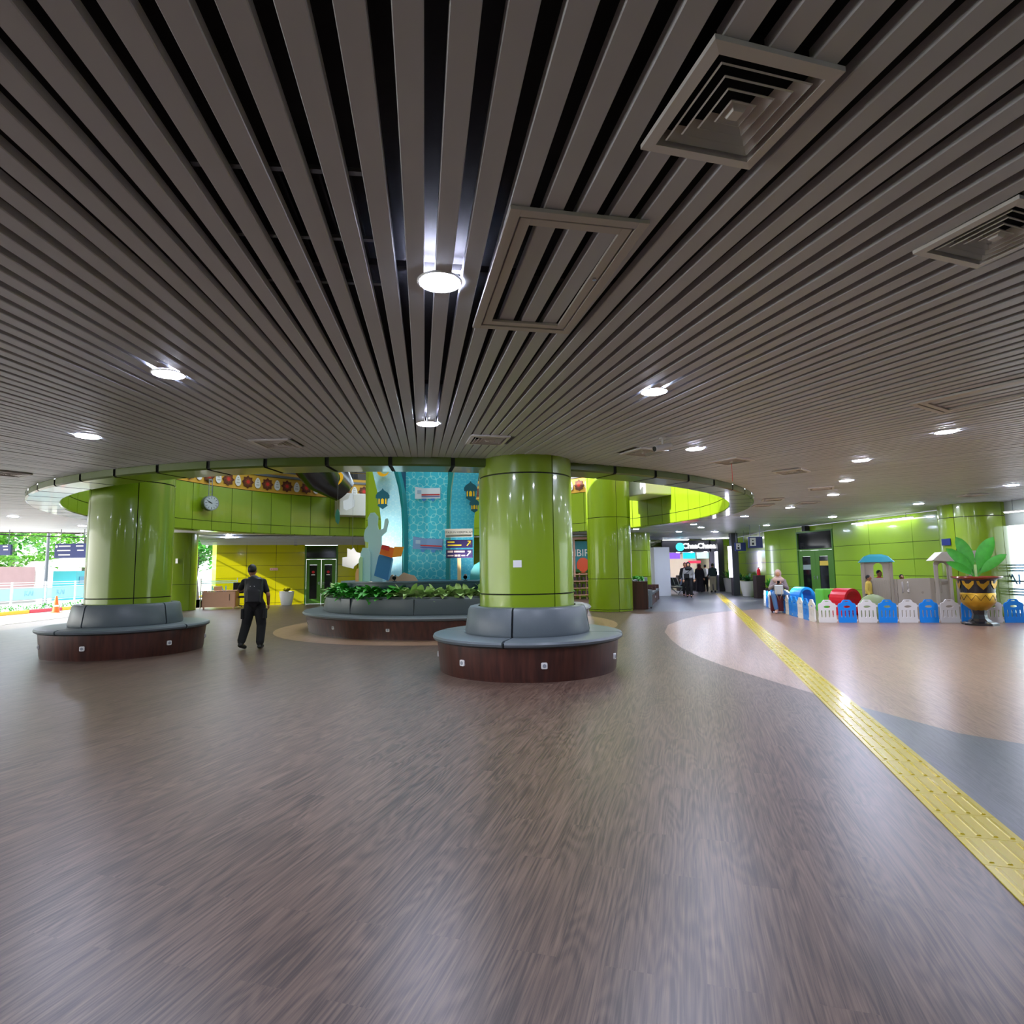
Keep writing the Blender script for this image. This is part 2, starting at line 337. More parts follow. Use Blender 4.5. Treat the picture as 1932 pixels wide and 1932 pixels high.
# ring beam round the opening: fascia, soffit panels, inner parapet panels
mb = MB(); NP = 64
prof = [(RO, CEIL+.02), (RO, 3.19), (RO-.04, 3.16), (RI+.02, 3.16), (RI, 3.19)]
for k in range(NP):
    a0 = 2*PI*k/NP+.006; a1 = 2*PI*(k+1)/NP-.0005
    mb.lathe(prof[:2]+[(RO-.03, 3.165)], (C.x, C.y, 0), 3, a0, a1, mi=0)
    mb.lathe([(RO-.03, 3.165), (RI+.02, 3.165), (RI, 3.19)], (C.x, C.y, 0), 3, a0, a1, mi=1)
mb.lathe([(RO-.02, CEIL), (RO-.02, 3.18), (RI+.03, 3.18)], (C.x, C.y, 0), 96, mi=2)
struct(mb.build('trim_3', [OLIVE, GREEN, SEAM]))
mb = MB(); NP = 66
for k in range(NP):
    a0 = 2*PI*k/NP+.0012; a1 = 2*PI*(k+1)/NP-.0012
    for z0, z1 in ((3.19, 3.52), (3.54, 4.88)): mb.lathe([(RI+.03, z0), (RI, z0), (RI, z1), (RI+.03, z1)], (C.x, C.y, 0), 3, a0, a1, ends=True)
mb.lathe([(RI+.025, 3.17), (RI+.025, 4.92)], (C.x, C.y, 0), 96, mi=1)
mb.lathe([(RI-.02, 4.9), (RI+.01, 4.9), (RI+.01, 5.55), (RI+.14, 5.62), (RI+.14, 5.8), (RI+1.2, 5.8)], (C.x, C.y, 0), 96, mi=2)
mb.lathe([(RI-.03, 5.56), (RI-.03, 5.66), (RI+.2, 5.66)], (C.x, C.y, 0), 96, mi=3)
struct(mb.build('wall_atrium', [GREEN, SEAM, M('batik ochre', '#c99b35', .5), M('slab grey', '#6b6f74', .6)]))
# batik flowers and white ornaments on the band
mb = MB(); NB = 132
def on_ring(a, u, z, r): aa = a-u/r; return (C.x+r*cos(aa), C.y+r*sin(aa), z)
for k in range(NB):
    a = 2*PI*(k+.5)/NB
    if not (-.35 < a < PI+.35 or a > 2*PI-.35): continue
    zc = 5.23; r = RI-.035
    if k % 2 == 0:
        for rr, mi, dr in ((.27, 0, 0), (.16, 1, -.008), (.09, 2, -.016)):
            pts = [on_ring(a, (rr if j % 2 == 0 else rr*.74)*cos(PI*j/8), zc+(rr if j % 2 == 0 else rr*.74)*sin(PI*j/8), r+dr) for j in range(16)]
            mb.add(pts, [tuple(range(16))], mi)
    else:
        pts = [on_ring(a, .13*cos(t)*(1-.25*sin(t)), zc+.22*sin(t), r) for t in [2*PI*j/14 for j in range(14)]]; mb.add(pts, [tuple(range(14))], 3)
        for w, zz in ((.07, -.08), (.05, .03), (.03, .12)):
            mb.add([on_ring(a, x, zc+zz+y, r-.008) for x, y in ((-w, -.018), (w, -.018), (w, .018), (-w, .018))], [(0, 1, 2, 3)], 4)
struct(mb.build('trim_4', [M('batik brown', '#5a2a18', .5), M('batik red brown', '#7d4122', .5), M('batik red', '#c8342a', .5), WHITE, M('batik grey', '#a9a79d', .5)]))
# upper storey round the void; unseen roof, oculus and wall gap shaped for the light
mb = MB(); mb.lathe([(RI+1.2, 5.8), (15.5, 5.8)], (C.x, C.y, 0), 64, mi=0)
mb.lathe([(15.5, 5.8), (15.5, 7.8)], (C.x, C.y, 0), 64, mi=1); mb.lathe([(15.5, 7.8), (15.5, 9.4)], (C.x, C.y, 0), 64, a0=R(150), a1=R(330), mi=1); mb.lathe([(15.5, 9.4), (8.2, 9.4), (8.2, 9.9)], (C.x, C.y, 0), 64, mi=1)
struct(MB().lathe([(8.25, 9.8), (0.0, 10.2)], (C.x, C.y, 0), 32).build('window_9', M('sun dimming pane', '#6f7674', .3, alpha=.34)))  # unseen pane added over the oculus to dim the sun
struct(mb.build('wall_upper', [PLEN, M('upper dark wall', '#4a4d52', .7)]))

# ------------------------------------------------------------------ walls
GREENSUN = M('sun warmed green panel', '#bdb80a', .2, coat=.6, noise_amt=.05, nscale=1.5)  # yellowed copy of the green panel, the sun's warmth put into its colour
def panel_wall(name, p, q, rows, colw, mats=None, t=.05, gap=.014, base=True):
    """row heights are z limits; panels stand on the left of p->q"""
    p = Vector((p[0], p[1], 0)); q = Vector((q[0], q[1], 0)); L = (q-p).length; d = (q-p)/L; n = max(1, round(L/colw)); w = L/n; rz = math.atan2(d.y, d.x)
    nn = Vector((d.y, -d.x, 0)); mb = MB(); z0, z1 = rows[0], rows[-1]
    mb.box((p+q)/2+Vector((0, 0, (z0+z1)/2))-nn*.04, (L, .06, z1-z0), rz, 1)
    for i in range(n):
        for a, b in zip(rows, rows[1:]):
            mb.box(p+d*w*(i+.5)+Vector((0, 0, (a+b)/2))+nn*.01, (w-gap, t, b-a-gap), rz, 0)
    return struct(mb.build(name, mats or [GREEN, SEAM]))
A0 = Vector((-13.93, 27.47, 0)); WD = Vector((.9496, .3134, 0))
def wl(px):                                                # point of the left back wall on a bearing
    v = aty(px, 1.0); k = v.x; x = k*(27.47+13.93*.33)/(1-.33*k); return Vector((x, 27.47+.33*(x+13.93), 0))
dl0, dl1 = wl(575), wl(637)
ROWL = [0, .12, .72, 1.32, 1.9, 2.5, 3.28]
panel_wall('wall_back', A0, dl0, ROWL, 1.15, [GREENSUN, SEAM]); panel_wall('wall_back', dl1, (-6, 30.1), ROWL, 1.1, [GREENSUN, SEAM])
panel_wall('wall_back', dl0, dl1, [2.88, 3.28], 2, [GREENSUN, SEAM])
panel_wall('wall_back', (-6, 30.1), (-1, 31.3), ROWL, 1.2); panel_wall('wall_back', (-1, 31.3), (7.2, 31.6), ROWL, 1.2)
panel_wall('wall_back', (-15.9, 31.0), (-13.6, 28.2), [0, 1.0, 2.0, 3.2], 1.2)          # green return wall seen through the glass
mb = MB(); nL_ = Vector((WD.y, -WD.x, 0))             # dropped slatted bulkhead in front of the left back wall
for k in range(9):
    o_ = nL_*(.16+k*.115); mb.bar(A0-WD*.6+o_+Vector((0, 0, 2.90+k*.035)), Vector((-6, 30.1, 0))+o_+Vector((0, 0, 2.90+k*.035)), .10, .03)
mb.bar(A0-WD*.6+nL_*.6+Vector((0, 0, 3.22)), Vector((-6, 30.1, 0))+nL_*.6+Vector((0, 0, 3.22)), 1.0, .02)
struct(mb.build('trim_6', SLAT))
def rw(y): return Vector((14.9-(y-12)*.1176, y, 0))
ROWR = [0, .55, 1.12, 1.7, 2.3, 3.28]; GREENLIT = [M('lit green enamel panel', '#96bd38', .2, coat=.6, noise_amt=.05, nscale=1.5), SEAM]  # lighter copy of the green panel, bright light on this wall put into the colour
panel_wall('wall_right', rw(24.4), rw(18.2), ROWR, 2.0, GREENLIT); panel_wall('wall_right', rw(29.6), rw(26.95), ROWR, 1.3, GREENLIT)
panel_wall('wall_right', rw(26.95), rw(24.4), [3.05, 3.28], 3, GREENLIT)
panel_wall('wall_right', (15.3, 45), rw(29.6), ROWR, 1.4, GREENLIT)
panel_wall('wall_right', (15.2, -9), (15.2, 8.2), ROWR, 1.6)
panel_wall('wall_front', (15.4, -8.9), (-16, -8.9), ROWR, 1.6)
struct(MB().box((13.5, 38, 3.1), (10, .1, .4)).build('wall_corridor', GREEN))
struct(MB().box((11.2, 45.5, 1.65), (11, .1, 3.3)).build('wall_corridor', M('corridor end cream', '#b9a98c', .6)))
struct(MB().box((7.4, 39, 1.65), (.1, 12, 3.3)).build('wall_corridor', M('corridor side grey', '#8a8880', .6)))

# right window wall: mullions and panes, y 8.2 .. 18.2
for i, (y0, y1) in enumerate(((8.2, 10.7), (10.7, 13.2), (13.2, 15.7), (15.7, 18.2))):
    a, b = (Vector((15.2, y0, 0)) if y0 < 10 else rw(y0)+Vector((.05, 0, 0))), rw(y1)+Vector((.05, 0, 0))
    f = MB(); up = lambda z: Vector((0, 0, z))
    f.bar(a+up(.05), b+up(.05), .08, .1); f.bar(a+up(2.95), b+up(2.95), .1, .7); f.bar(a, a+up(3.2), .09, .09); f.bar(b, b+up(3.2), .09, .09); f.bar(a+up(1.0), b+up(1.0), .05, .05)
    w = struct(f.build('window_%d' % (i+1), M('window frame grey', '#a9b2b0', .35)))
    MB().bar(a+up(1.4), b+up(1.4), .012, 2.5).build('pane', GLASS, w)
    fm = MB(); d = (b-a).normalized()
    for k, z in enumerate((.62, .7, .78, 1.3, 1.38, 1.46)): fm.bar(a+d*.15+up(z)-Vector((.02, 0, 0)), b-d*.15+up(z)-Vector((.02, 0, 0)), .004, .045)
    fm.build('film_stripe', M('frost film', '#9ccbe6', .4), w)
    text_mb('KAI', .42, M('kai film blue', '#5a9fd4', .4), 'lettering', w, (a+b)/2+up(1.04)-Vector((.03, 0, 0)), (PI/2, 0, math.atan2(-d.y, -d.x)))

# ------------------------------------------------------------------ doors
def double_door(name, p, q, ztop, ztr, label_mat, face):
    p = Vector(p); q = Vector(q); L = (q-p).length; d = (q-p)/L; rz = math.atan2(d.y, d.x); nn = Vector((d.y, -d.x, 0)); c = (p+q)/2
    T = lambda u, v, z: p+d*u+nn*v+Vector((0, 0, z))
    fr = MB(); fw = .07
    for u in (fw/2, L-fw/2): fr.box(T(u, 0, ztr/2), (fw, .12, ztr), rz)
    for z in (ztop+.03, ztr-.03): fr.box(T(L/2, 0, z), (L-2*fw, .12, .06), rz)
    o = struct(fr.build(name, GREEND, None, bevel=.004))
    MB().box(T(L/2, -.01, (ztop+ztr)/2), (L-2*fw, .03, ztr-ztop-.12), rz).build('transom_pane', M('dark glass', '#17191a', .08), o)
    for s in (0, 1):
        u0 = fw+.005+(L/2-fw)*s; w = L/2-fw-.01; lf = MB(); gx0, gx1 = .22*w, .72*w; gz0, gz1 = .25, ztop-.28
        lf.box(T(u0+gx0/2, 0, ztop/2), (gx0, .05, ztop-.02), rz); lf.box(T(u0+(gx1+w)/2, 0, ztop/2), (w-gx1, .05, ztop-.02), rz)
        lf.box(T(u0+(gx0+gx1)/2, 0, gz0/2+.005), (gx1-gx0, .05, gz0-.01), rz); lf.box(T(u0+(gx0+gx1)/2, 0, (gz1+ztop)/2), (gx1-gx0, .05, ztop-gz1-.01), rz)
        l = lf.build('door_leaf', GREEND, o)
        MB().box(T(u0+(gx0+gx1)/2, 0, (gz0+gz1)/2), (gx1-gx0, .02, gz1-gz0), rz).build('pane', M('dark glass', '#17191a', .08), l)
        hx = u0+(w-.09 if s == 0 else .09)
        h = MB(); h.box(T(hx, .035, 1.0), (.04, .012, .16), rz); h.bar(T(hx, .06, 1.02), T(hx+(-.1 if s == 0 else .1), .06, 1.02), .018)
        h.build('handle', CHROME, l)
        if face == 'L':
            MB().prism([(.07*cos(2*PI*k/16), .07*sin(2*PI*k/16)) for k in range(16)], -.001, .001, frame_at(T(u0+(gx0+gx1)/2, .014, 1.55), rz)).build('sticker', RED, l)
            MB().box(T(u0+(gx0+gx1)/2, .014, 1.42), (.17, .002, .05), rz).build('sticker_label', WHITE, l)
        elif s == 0:
            MB().box(T(u0+(gx0+gx1)/2, .014, 1.45), (gx1-gx0-.02, .002, .22), rz).build('film_label', M('grey film', '#8fa09a', .5), l)
        else:
            MB().box(T(u0+(gx0+gx1)/2, .014, 1.62), (gx1-gx0-.02, .002, .2), rz).build('film_label', M('yellow film', '#d9bb4a', .5), l)
    return o
double_door('door_1', dl0, dl1, 2.18, 2.86, None, 'L')
double_door('door_2', rw(26.93), rw(24.42), 2.2, 3.05, None, 'R')

# ------------------------------------------------------------------ columns
def column(cx, cy, label, seams, vs, top=9.0, r=.76, bot=0.0, base=False):
    o = thing('round_column', label, 'column', (cx, cy, 0), group='green clad round columns')
    MB().lathe([(r-.02, bot), (r-.02, top)], n=64).build('column_core', SEAM, o, smooth=True)
    zz = [bot]+[s for s in seams if s < top]+[top]; n = len(vs)
    for i in range(n):
        a0 = vs[i]; a1 = vs[(i+1) % n]+(2*PI if i == n-1 else 0)
        for z0, z1 in zip(zz, zz[1:]):
            g = .008/r
            MB().lathe([(r-.012, z0+.008), (r, z0+.012), (r, z1-.012), (r-.012, z1-.008)], n=24, a0=a0+g, a1=a1-g, ends=True).build('cladding_panel', GREEN, o, smooth=True)
    return o
def facing(cx, cy, off):                                   # angle round (cx,cy): off degrees right of the side facing the camera
    return math.atan2(-cy, -cx)+R(off)
def vsf(cx, cy, offs):
    b = [facing(cx, cy, k) for k in offs]; return sorted([x % (2*PI) for x in b])
K2 = (.22, 9.545); K1 = (-7.93, 12.13); K3 = (3.56, 21.53)
column(*K2, 'bright green column rising from the nearest round bench', [1.17, 3.02], vsf(*K2, [-82, 34, 150]))
column(*K1, 'green column on the left, standing in a round bench', [1.09, 3.42], vsf(*K1, [-70, 6, 82, 190]))
column(*K3, 'slim looking green column without a bench, right of the nearest one', [.07, 1.16, 3.36], vsf(*K3, [-62, 22, 130]), r=.80)
column(-4.65, 21.5, 'green column half hidden behind the mural boards', [1.1, 3.4], vsf(-4.65, 21.5, [-60, 60, 180]))
column(-14.5, 25.3, 'yellowish green column beside the outdoor desk', [1.1], vsf(-14.5, 25.3, [-58, 40, 150]), top=3.34)
column(13.95, 17.65, 'broad green column behind the black urn at the right wall', [1.15, 2.9], vsf(13.95, 17.65, [-30, 55, 160]), top=3.34, r=.84)
column(6.3, 30.0, 'green column next to the tall white partition', [1.1, 2.4], vsf(6.3, 30, [-40, 50, 160]), top=3.34)

# ------------------------------------------------------------------ round benches
def socket(parent, ang, r, z, tilt=0):
    s = MB(); fr = Matrix.Rotation(ang+PI/2, 3, 'Z')
    c = Vector((r*cos(ang), r*sin(ang), z)); F = lambda v: c+fr @ v
    s.prism(rrect(.085, .085, .016), -.010, .014, F)
    o = s.build('power_outlet', WHITE, parent)
    MB().prism([(.026*cos(2*PI*k/14), .026*sin(2*PI*k/14)) for k in range(14)], -.002, .0165, lambda v: c+fr @ Vector((v.x, -v.y, v.z))).build('outlet_hole', M('outlet grey', '#8c9096', .5), o)
    return o
def round_bench(cx, cy, label, offs, socks, rb=1.44, sh=.55, hb=.98, cr=.76):
    o = thing('round_bench', label, 'bench', (cx, cy, 0), group='round benches wrapped round columns')
    MB().lathe([(cr+.02, 0), (rb-.05, 0), (rb-.045, .03), (rb-.04, .04), (rb, sh-.09), (cr+.02, sh-.09)], n=72).build('bench_base', BENCHW, o, smooth=True)
    MB().lathe([(cr+.02, .02), (cr+.02, sh-.02), (rb+.0, sh-.02), (rb-.02, sh-.09)], n=64).build('seam_core', LEATHERD, o, smooth=True)
    MB().lathe([(cr+.01, sh), (.955, sh), (.90, hb-.03), (cr+.01, hb-.03)], n=64).build('back_core', LEATHERD, o, smooth=True)
    A = [facing(cx, cy, k) for k in offs]
    for i in range(len(A)):
        a0 = A[i]+.012; a1 = A[(i+1) % len(A)]+(2*PI if i == len(A)-1 else 0)-.012
        MB().lathe([(.93, sh-.06), (rb+.02, sh-.085), (rb+.06, sh-.06), (rb+.07, sh-.03), (rb+.055, sh), (rb+.0, sh+.015), (.93, sh+.012)], n=30, a0=a0, a1=a1, ends=True).build('seat_cushion', LEATHER, o, smooth=True)
        MB().lathe([(.93, sh+.01), (.99, sh+.015), (1.0, sh+.05), (.945, hb-.05), (.92, hb-.01), (.88, hb), (cr+.03, hb), (cr+.03, hb-.04)], n=30, a0=a0+.004, a1=a1-.004, ends=True).build('back_cushion', LEATHER, o, smooth=True)
    for k in socks: socket(o, facing(cx, cy, k), rb-.012, .23)
    return o
round_bench(*K2, 'nearest round bench, grey leather on a dark wood base', [-13, 77, 167, 257], [-84, -41, 9, 66, 120, 200])
round_bench(*K1, 'round bench at the left, grey leather on dark wood', [-47, 41, 131, 221], [-76, -28, 29, 80, 140])

# ------------------------------------------------------------------ planter island with mural boards
P = Vector((-1.82, 17.06, 0)); pf = lambda off: facing(P.x, P.y, off)
isl = thing('planter_bench', 'large round planter with a grey leather bench round it in the middle of the hall', 'planter', P)
MB().lathe([(2.9, 0), (3.88, 0), (3.88, .04), (3.96, .42), (2.9, .42)], n=96).build('bench_base', BENCHW, isl, smooth=True)
MB().lathe([(3.40, .42), (3.97, .42), (4.02, .44), (4.04, .48), (4.01, .515), (3.4, .52)], n=96).build('seat_cushion', LEATHER, isl, smooth=True)
MB().lathe([(3.2, .5), (3.48, .52), (3.5, .56), (3.46, .88), (3.42, .91), (3.34, .92), (3.33, .86)], n=96).build('planter_wall', LEATHER, isl, smooth=True)
MB().lathe([(3.38, .90), (3.36, .935), (3.24, .935), (3.22, .86)], n=96).build('planter_rim', M('rim grey', '#85898c', .4), isl, smooth=True)
for k in (-44, -14, 16, 46, 76): MB().box((3.47*cos(pf(k)), 3.47*sin(pf(k)), .71), (.06, .012, .36), pf(k)).build('wall_seam', LEATHERD, isl)
MB().lathe([(2.9, .86), (3.3, .86)], n=96).build('soil', SOIL, isl)
MB().lathe([(3.02, .6), (3.02, 1.24), (3.06, 1.25), (3.06, 1.29), (2.9, 1.295), (.01, 1.295)], n=96).build('stage', M('stage dark blue', '#21404f', .4), isl, smooth=True)
for k in (-70, -45, -21, 3, 26, 50): socket(isl, pf(k), 3.915, .235)

def leaf(mb, base, az, L, w, up, droop, mi=0, n=5):
    d = Vector((cos(az), sin(az), 0)); s = Vector((-sin(az), cos(az), 0)); vs = []; base = Vector(base)
    for i in range(n+1):
        t = i/n; c = base+d*(L*t*cos(up))+Vector((0, 0, L*t*sin(up)-droop*t*t)); ww = w*sin(PI*(t*.86+.1))*.5
        vs += [c-s*ww+Vector((0, 0, .15*ww)), c-Vector((0, 0, .12*ww)), c+s*ww+Vector((0, 0, .15*ww))]
    fs = []
    for i in range(n):
        for j in (0, 1): fs.append((i*3+j, i*3+j+1, i*3+j+4, i*3+j+3))
    mb.add(vs, fs, mi)
def bush(kind):
    mb = MB()
    if kind == 0:
        for k in range(22):
            a = random.uniform(0, 2*PI); leaf(mb, (0, 0, .02), a, random.uniform(.26, .38), random.uniform(.10, .15), random.uniform(.6, 1.35), random.uniform(.12, .26))
        return mb.mesh('foliage', LEAFL)
    for k in range(34):
        a = random.uniform(0, 2*PI); r = random.uniform(0, .13); leaf(mb, (r*cos(a), r*sin(a), random.uniform(.0, .16)), a, random.uniform(.14, .22), random.uniform(.10, .14), random.uniform(.2, 1.0), random.uniform(.04, .14), n=4)
    return mb.mesh('foliage', LEAF)
BM = [[bush(0) for _ in range(3)], [bush(1) for _ in range(3)]]
npl = [0, 0]
for k in range(56):
    off = -100+k*3.6
    kind = 0 if (off < -68 or off > -22) else 1
    if off > 52: kind = 1
    a = pf(off+random.uniform(-.6, .6)); r = 3.17+random.uniform(-.03, .05); sc = random.uniform(1.5, 1.75) if kind == 0 else random.uniform(1.3, 1.6)
    nm = 'striped_lily' if kind == 0 else 'green_shrub'
    o = bpy.data.objects.new(nm, random.choice(BM[kind])); COL.objects.link(o); o.location = (P.x+r*cos(a), P.y+r*sin(a), .86); o.rotation_euler.z = random.uniform(0, 6.28); o.scale = (sc, sc, sc)
    npl[kind] += 1
    tag(o, NUM[npl[kind]-1]+(' pale striped lily plant from the left in the round planter' if kind == 0 else ' round leaved bright green shrub from the left in the round planter'), 'plant', 'pale striped lilies in the planter' if kind == 0 else 'green shrubs in the planter')

LAT = lattice_mat('turquoise lattice', '#36b4cb', '#86d2d8', 2.6); LAT2 = lattice_mat('pale lattice', '#a3dbf0', '#b6e3f3', 4); LAT3 = lattice_mat('blue lattice', '#38b2d8', '#62c6de', 4.2)
TEAL = M('teal board edge', '#17878a', .5); NAVT = M('dark blue board', '#0c4a66', .55)
def board(name, pxs, Y, thick, mats, label=None, cat=None, parent=None, group=None, edge=None, rel=None):
    """flat cut-out outlined in the photograph, stood up at depth Y with its true thickness"""
    pts = [(aty(x, Y).x, 1.55+((1078-.0145*(x-700)) - y)*Y/FPX) for x, y in pxs]
    cx = sum(p[0] for p in pts)/len(pts); bz = min(p[1] for p in pts)
    q = [(x-cx, z-bz) for x, z in pts]
    mb = MB(); n = len(q)
    mb.add([(x, -thick/2, z) for x, z in q]+[(x, thick/2, z) for x, z in q], [tuple(range(n)), tuple(range(2*n-1, n-1, -1))], 0)
    mb.add([(x, -thick/2, z) for x, z in q]+[(x, thick/2, z) for x, z in q], [((i+1) % n, i, n+i, n+(i+1) % n) for i in range(n)], 1 if isinstance(mats, list) else 0)
    o = mb.build(name, mats, parent)
    o.location = Vector((cx, Y, bz))-(parent.location if parent is not None else Vector((0, 0, 0)))
    if label: tag(o, label, cat, group)
    return o
mur = thing('mural_display', 'tall turquoise display of patterned arch boards on the planter stage', 'display', (P.x, P.y, 1.295))
def sub(o, par): o.location = o.location; return o
board('centre_panel', [(766, 1096), (846, 1096), (846, 700), (766, 700)], 16.9, .12, [LAT, TEAL], parent=mur)
board('backing', [(728, 1094), (884, 1094), (884, 700), (728, 700)], 18.0, .1, NAVT, parent=mur)
board('arch_board', [(720, 1099), (759, 1099), (759, 1000), (757, 960), (751, 920), (738, 872), (728, 840), (705, 780), (670, 780), (690, 845), (702, 890), (713, 935), (719, 985)], 15.9, .06, [LAT2, TEAL], parent=mur)
board('arch_return', [(759, 1097), (766, 1097), (766, 980), (762, 930), (757, 905), (750, 878), (742, 850), (725, 790), (712, 790), (738, 872), (751, 920), (757, 960), (759, 1000)], 16.25, .6, TEAL, parent=mur)
board('arch_board', [(850, 1099), (893, 1099), (895, 985), (900, 935), (905, 890), (915, 845), (935, 780), (880, 780), (868, 840), (862, 872), (854, 920), (851, 960)], 15.9, .06, [LAT3, TEAL], parent=mur)
board('arch_return', [(843, 1097), (850, 1097), (851, 960), (854, 920), (862, 872), (870, 830), (862, 830), (852, 872), (846, 930)], 16.25, .6, TEAL, parent=mur)
def lantern(cx, cy, s, Y, label):
    t = thing('lantern_cutout', label, 'decoration', aty(cx, Y, 1.55+(1077-cy)*Y/FPX), group='lantern cutouts on the arches')
    k = s*Y/FPX; F = lambda v: Vector((v.x*k, v.y, v.z*k))
    mb = MB(); mb.prism([(0, .62), (.08, .5), (.3, .36), (.4, .2), (.4, .02), (.3, 0), (.26, -.36), (.3, -.42), (0, -.62), (-.3, -.42), (-.26, -.36), (-.3, 0), (-.4, .02), (-.4, .2), (-.3, .36), (-.08, .5)], -.02, .02, F); mb.build('lantern_body', M('lantern teal', '#17566b', .5), t)
    for x, w in ((-.2, .07), (0, .17), (.2, .07)):
        MB().prism([(x-w/2, -.32), (x+w/2, -.32), (x+w/2, -.05), (x, .02), (x-w/2, -.05)], -.026, -.02, F).build('lantern_window', M('lantern yellow', '#eec11f', .5), t)
lantern(721, 940, 32, 15.75, 'teal lantern cutout with yellow windows on the left arch'); lantern(889, 928, 31, 15.75, 'larger teal lantern cutout on the right arch'); lantern(896, 955, 23, 15.74, 'small teal lantern cutout below the larger one on the right arch')
mo = thing('crescent_cutout', 'yellow crescent moon cutout at the top of the left arch', 'decoration', aty(721, 15.8, 1.55+(1077-886)*15.8/FPX))
MB().prism([(.16*cos(t), .16*sin(t)) for t in [R(20+320*k/20-0) for k in range(21)]]+[(.05+.115*cos(t), .02+.115*sin(t)) for t in [R(340-320*k/20) for k in range(21)]], -.02, .02).build('moon', M('moon yellow', '#f0b41c', .5), mo)
MB().prism([((.07 if j % 2 == 0 else .03)*cos(PI*j/5+PI/2)+.08, (.07 if j % 2 == 0 else .03)*sin(PI*j/5+PI/2)+.03) for j in range(10)], -.02, .02).build('star', M('moon yellow', '#f0b41c', .5), mo)
def train_cutout(pxs, Y, label, body, tilt=0, flip=1):
    (x0, y0), (x1, y1) = pxs; c = aty((x0+x1)/2, Y, 1.55+(1077-(y0+y1)/2)*Y/FPX); w = (x1-x0)*Y/FPX; h = (y1-y0)*Y/FPX
    t = thing('train_cutout', label, 'decoration', c, group='train carriage cutouts'); t.rotation_euler.y = tilt
    MB().prism([(-w/2, -h*.3), (w/2, -h*.3), (w/2, h*.5), (-w*.2, h*.5), (-w/2, h*.62)], -.015, .015).build('carriage_body', body, t)
    for z, hh, m in ((-.02, .09, M('train red', '#b5242e', .5)), (-.16, .05, M('train blue', '#2f4aa0', .5))): MB().box((w*.12, -.02, z*h), (w*.72, .008, hh*h)).build('stripe', m, t)
    MB().box((-w*.33, -.02, h*.22), (w*.16, .008, h*.26)).build('carriage_window', M('train window', '#9fb6cf', .3), t)
    for x in (-.15, .2): MB().prism([(w*x+h*.16*cos(PI+PI*k/10), -h*.3+h*.2*sin(PI+PI*k/10)) for k in range(11)], -.01, .01).build('wheel', M('train wheel blue', '#3f86c8', .5), t)
train_cutout(((783, 921), (831, 946)), 16.82, 'white train carriage cutout high on the turquoise panel', M('train white', '#d6dbe6', .5))
train_cutout(((779, 1017), (835, 1043)), 16.82, 'blue grey train carriage cutout low on the turquoise panel', M('train grey blue', '#6f92bd', .5), .06)
# cut-outs standing on the stage
CB = M('cutout back pale blue', '#b8e2ea', .6); CW = M('cutout back white', '#d5d3d6', .6)
board('silhouette_cutout', [(693, 1097), (722, 1097), (720, 1012), (729, 1004), (733, 985), (731, 978), (726, 980), (723, 998), (714, 1000), (712, 990), (713, 975), (706, 967), (698, 968), (693, 978), (694, 992), (688, 1000), (686, 1012), (688, 1022), (695, 1024)], 14.6, .03, CB, 'pale blue plain cutout seen from behind, shaped like a standing figure', 'decoration')
board('cloud_cutout', [(678, 1097), (699, 1097), (699, 1042), (693, 1034), (684, 1034), (680, 1045), (681, 1065)], 14.55, .03, CB, 'low pale blue rounded cutout beside the figure shaped one', 'decoration')
board('mint_cutout', [(677, 1097), (684, 1097), (684, 1052), (680, 1050), (677, 1056)], 14.5, .03, M('mint', '#b8e0b4', .6), 'narrow mint green cutout at the left end of the stage', 'decoration')
board('orange_cutout', [(671, 1097), (677, 1097), (677, 1072), (673, 1074), (671, 1082)], 14.48, .03, M('peach', '#eeb47e', .6), 'small peach cutout at the left end of the stage', 'decoration')
lc = thing('luggage_cutout', 'blue suitcase cutout with orange bags piled on its top', 'decoration', aty(733, 14.45, 1.295))
def bpart(name, pxs, Y, thick, m, par): return board(name, pxs, Y, thick, m, parent=par)
bpart('suitcase', [(706, 1086), (731, 1095), (733, 1096), (740, 1054), (739, 1051), (716, 1047), (714, 1050)], 14.45, .03, M('suitcase blue', '#2f78b4', .5), lc)
bpart('suitcase_side', [(732, 1095), (735, 1093), (742, 1055), (740, 1053)], 14.44, .03, M('suitcase blue light', '#6ba8d8', .5), lc)
bpart('orange_bag', [(716, 1046), (740, 1053), (744, 1034), (720, 1030)], 14.42, .03, M('bag orange', '#f0761f', .5), lc)
bpart('yellow_bag', [(740, 1052), (757, 1050), (762, 1032), (744, 1032)], 14.40, .03, M('bag amber', '#f59b1c', .5), lc)
bpart('red_bag', [(719, 1036), (733, 1040), (735, 1031), (721, 1028)], 14.39, .03, M('bag red', '#d2302c', .5), lc)
board('sand_cutout', [(728, 1097), (790, 1097), (782, 1086), (770, 1083), (762, 1080), (752, 1088), (740, 1084)], 14.6, .03, M('sand', '#c9a98e', .6), 'sand coloured ground cutout behind the blue suitcase', 'decoration')
board('dome_cutout', [(886, 1096), (912, 1096), (912, 1062), (905, 1060), (895, 1066), (888, 1078)], 15.2, .03, M('dome teal', '#3f9fa5', .5), 'teal dome cutout at the right end of the stage', 'decoration')
def hung(name, label, pxs, Y, m):
    o = board(name, pxs, Y, .03, m); t = thing(name, label, 'decoration', o.location.copy()); o.parent = t; o.location = (0, 0, 0); o.name = 'cutout_board'; zt = max(v.co.z for v in o.data.vertices)
    MB().tube([(0, 0, zt-.02), (0, 0, 9.3-t.location.z)], .004, 5).build('wire', GREYM, t)
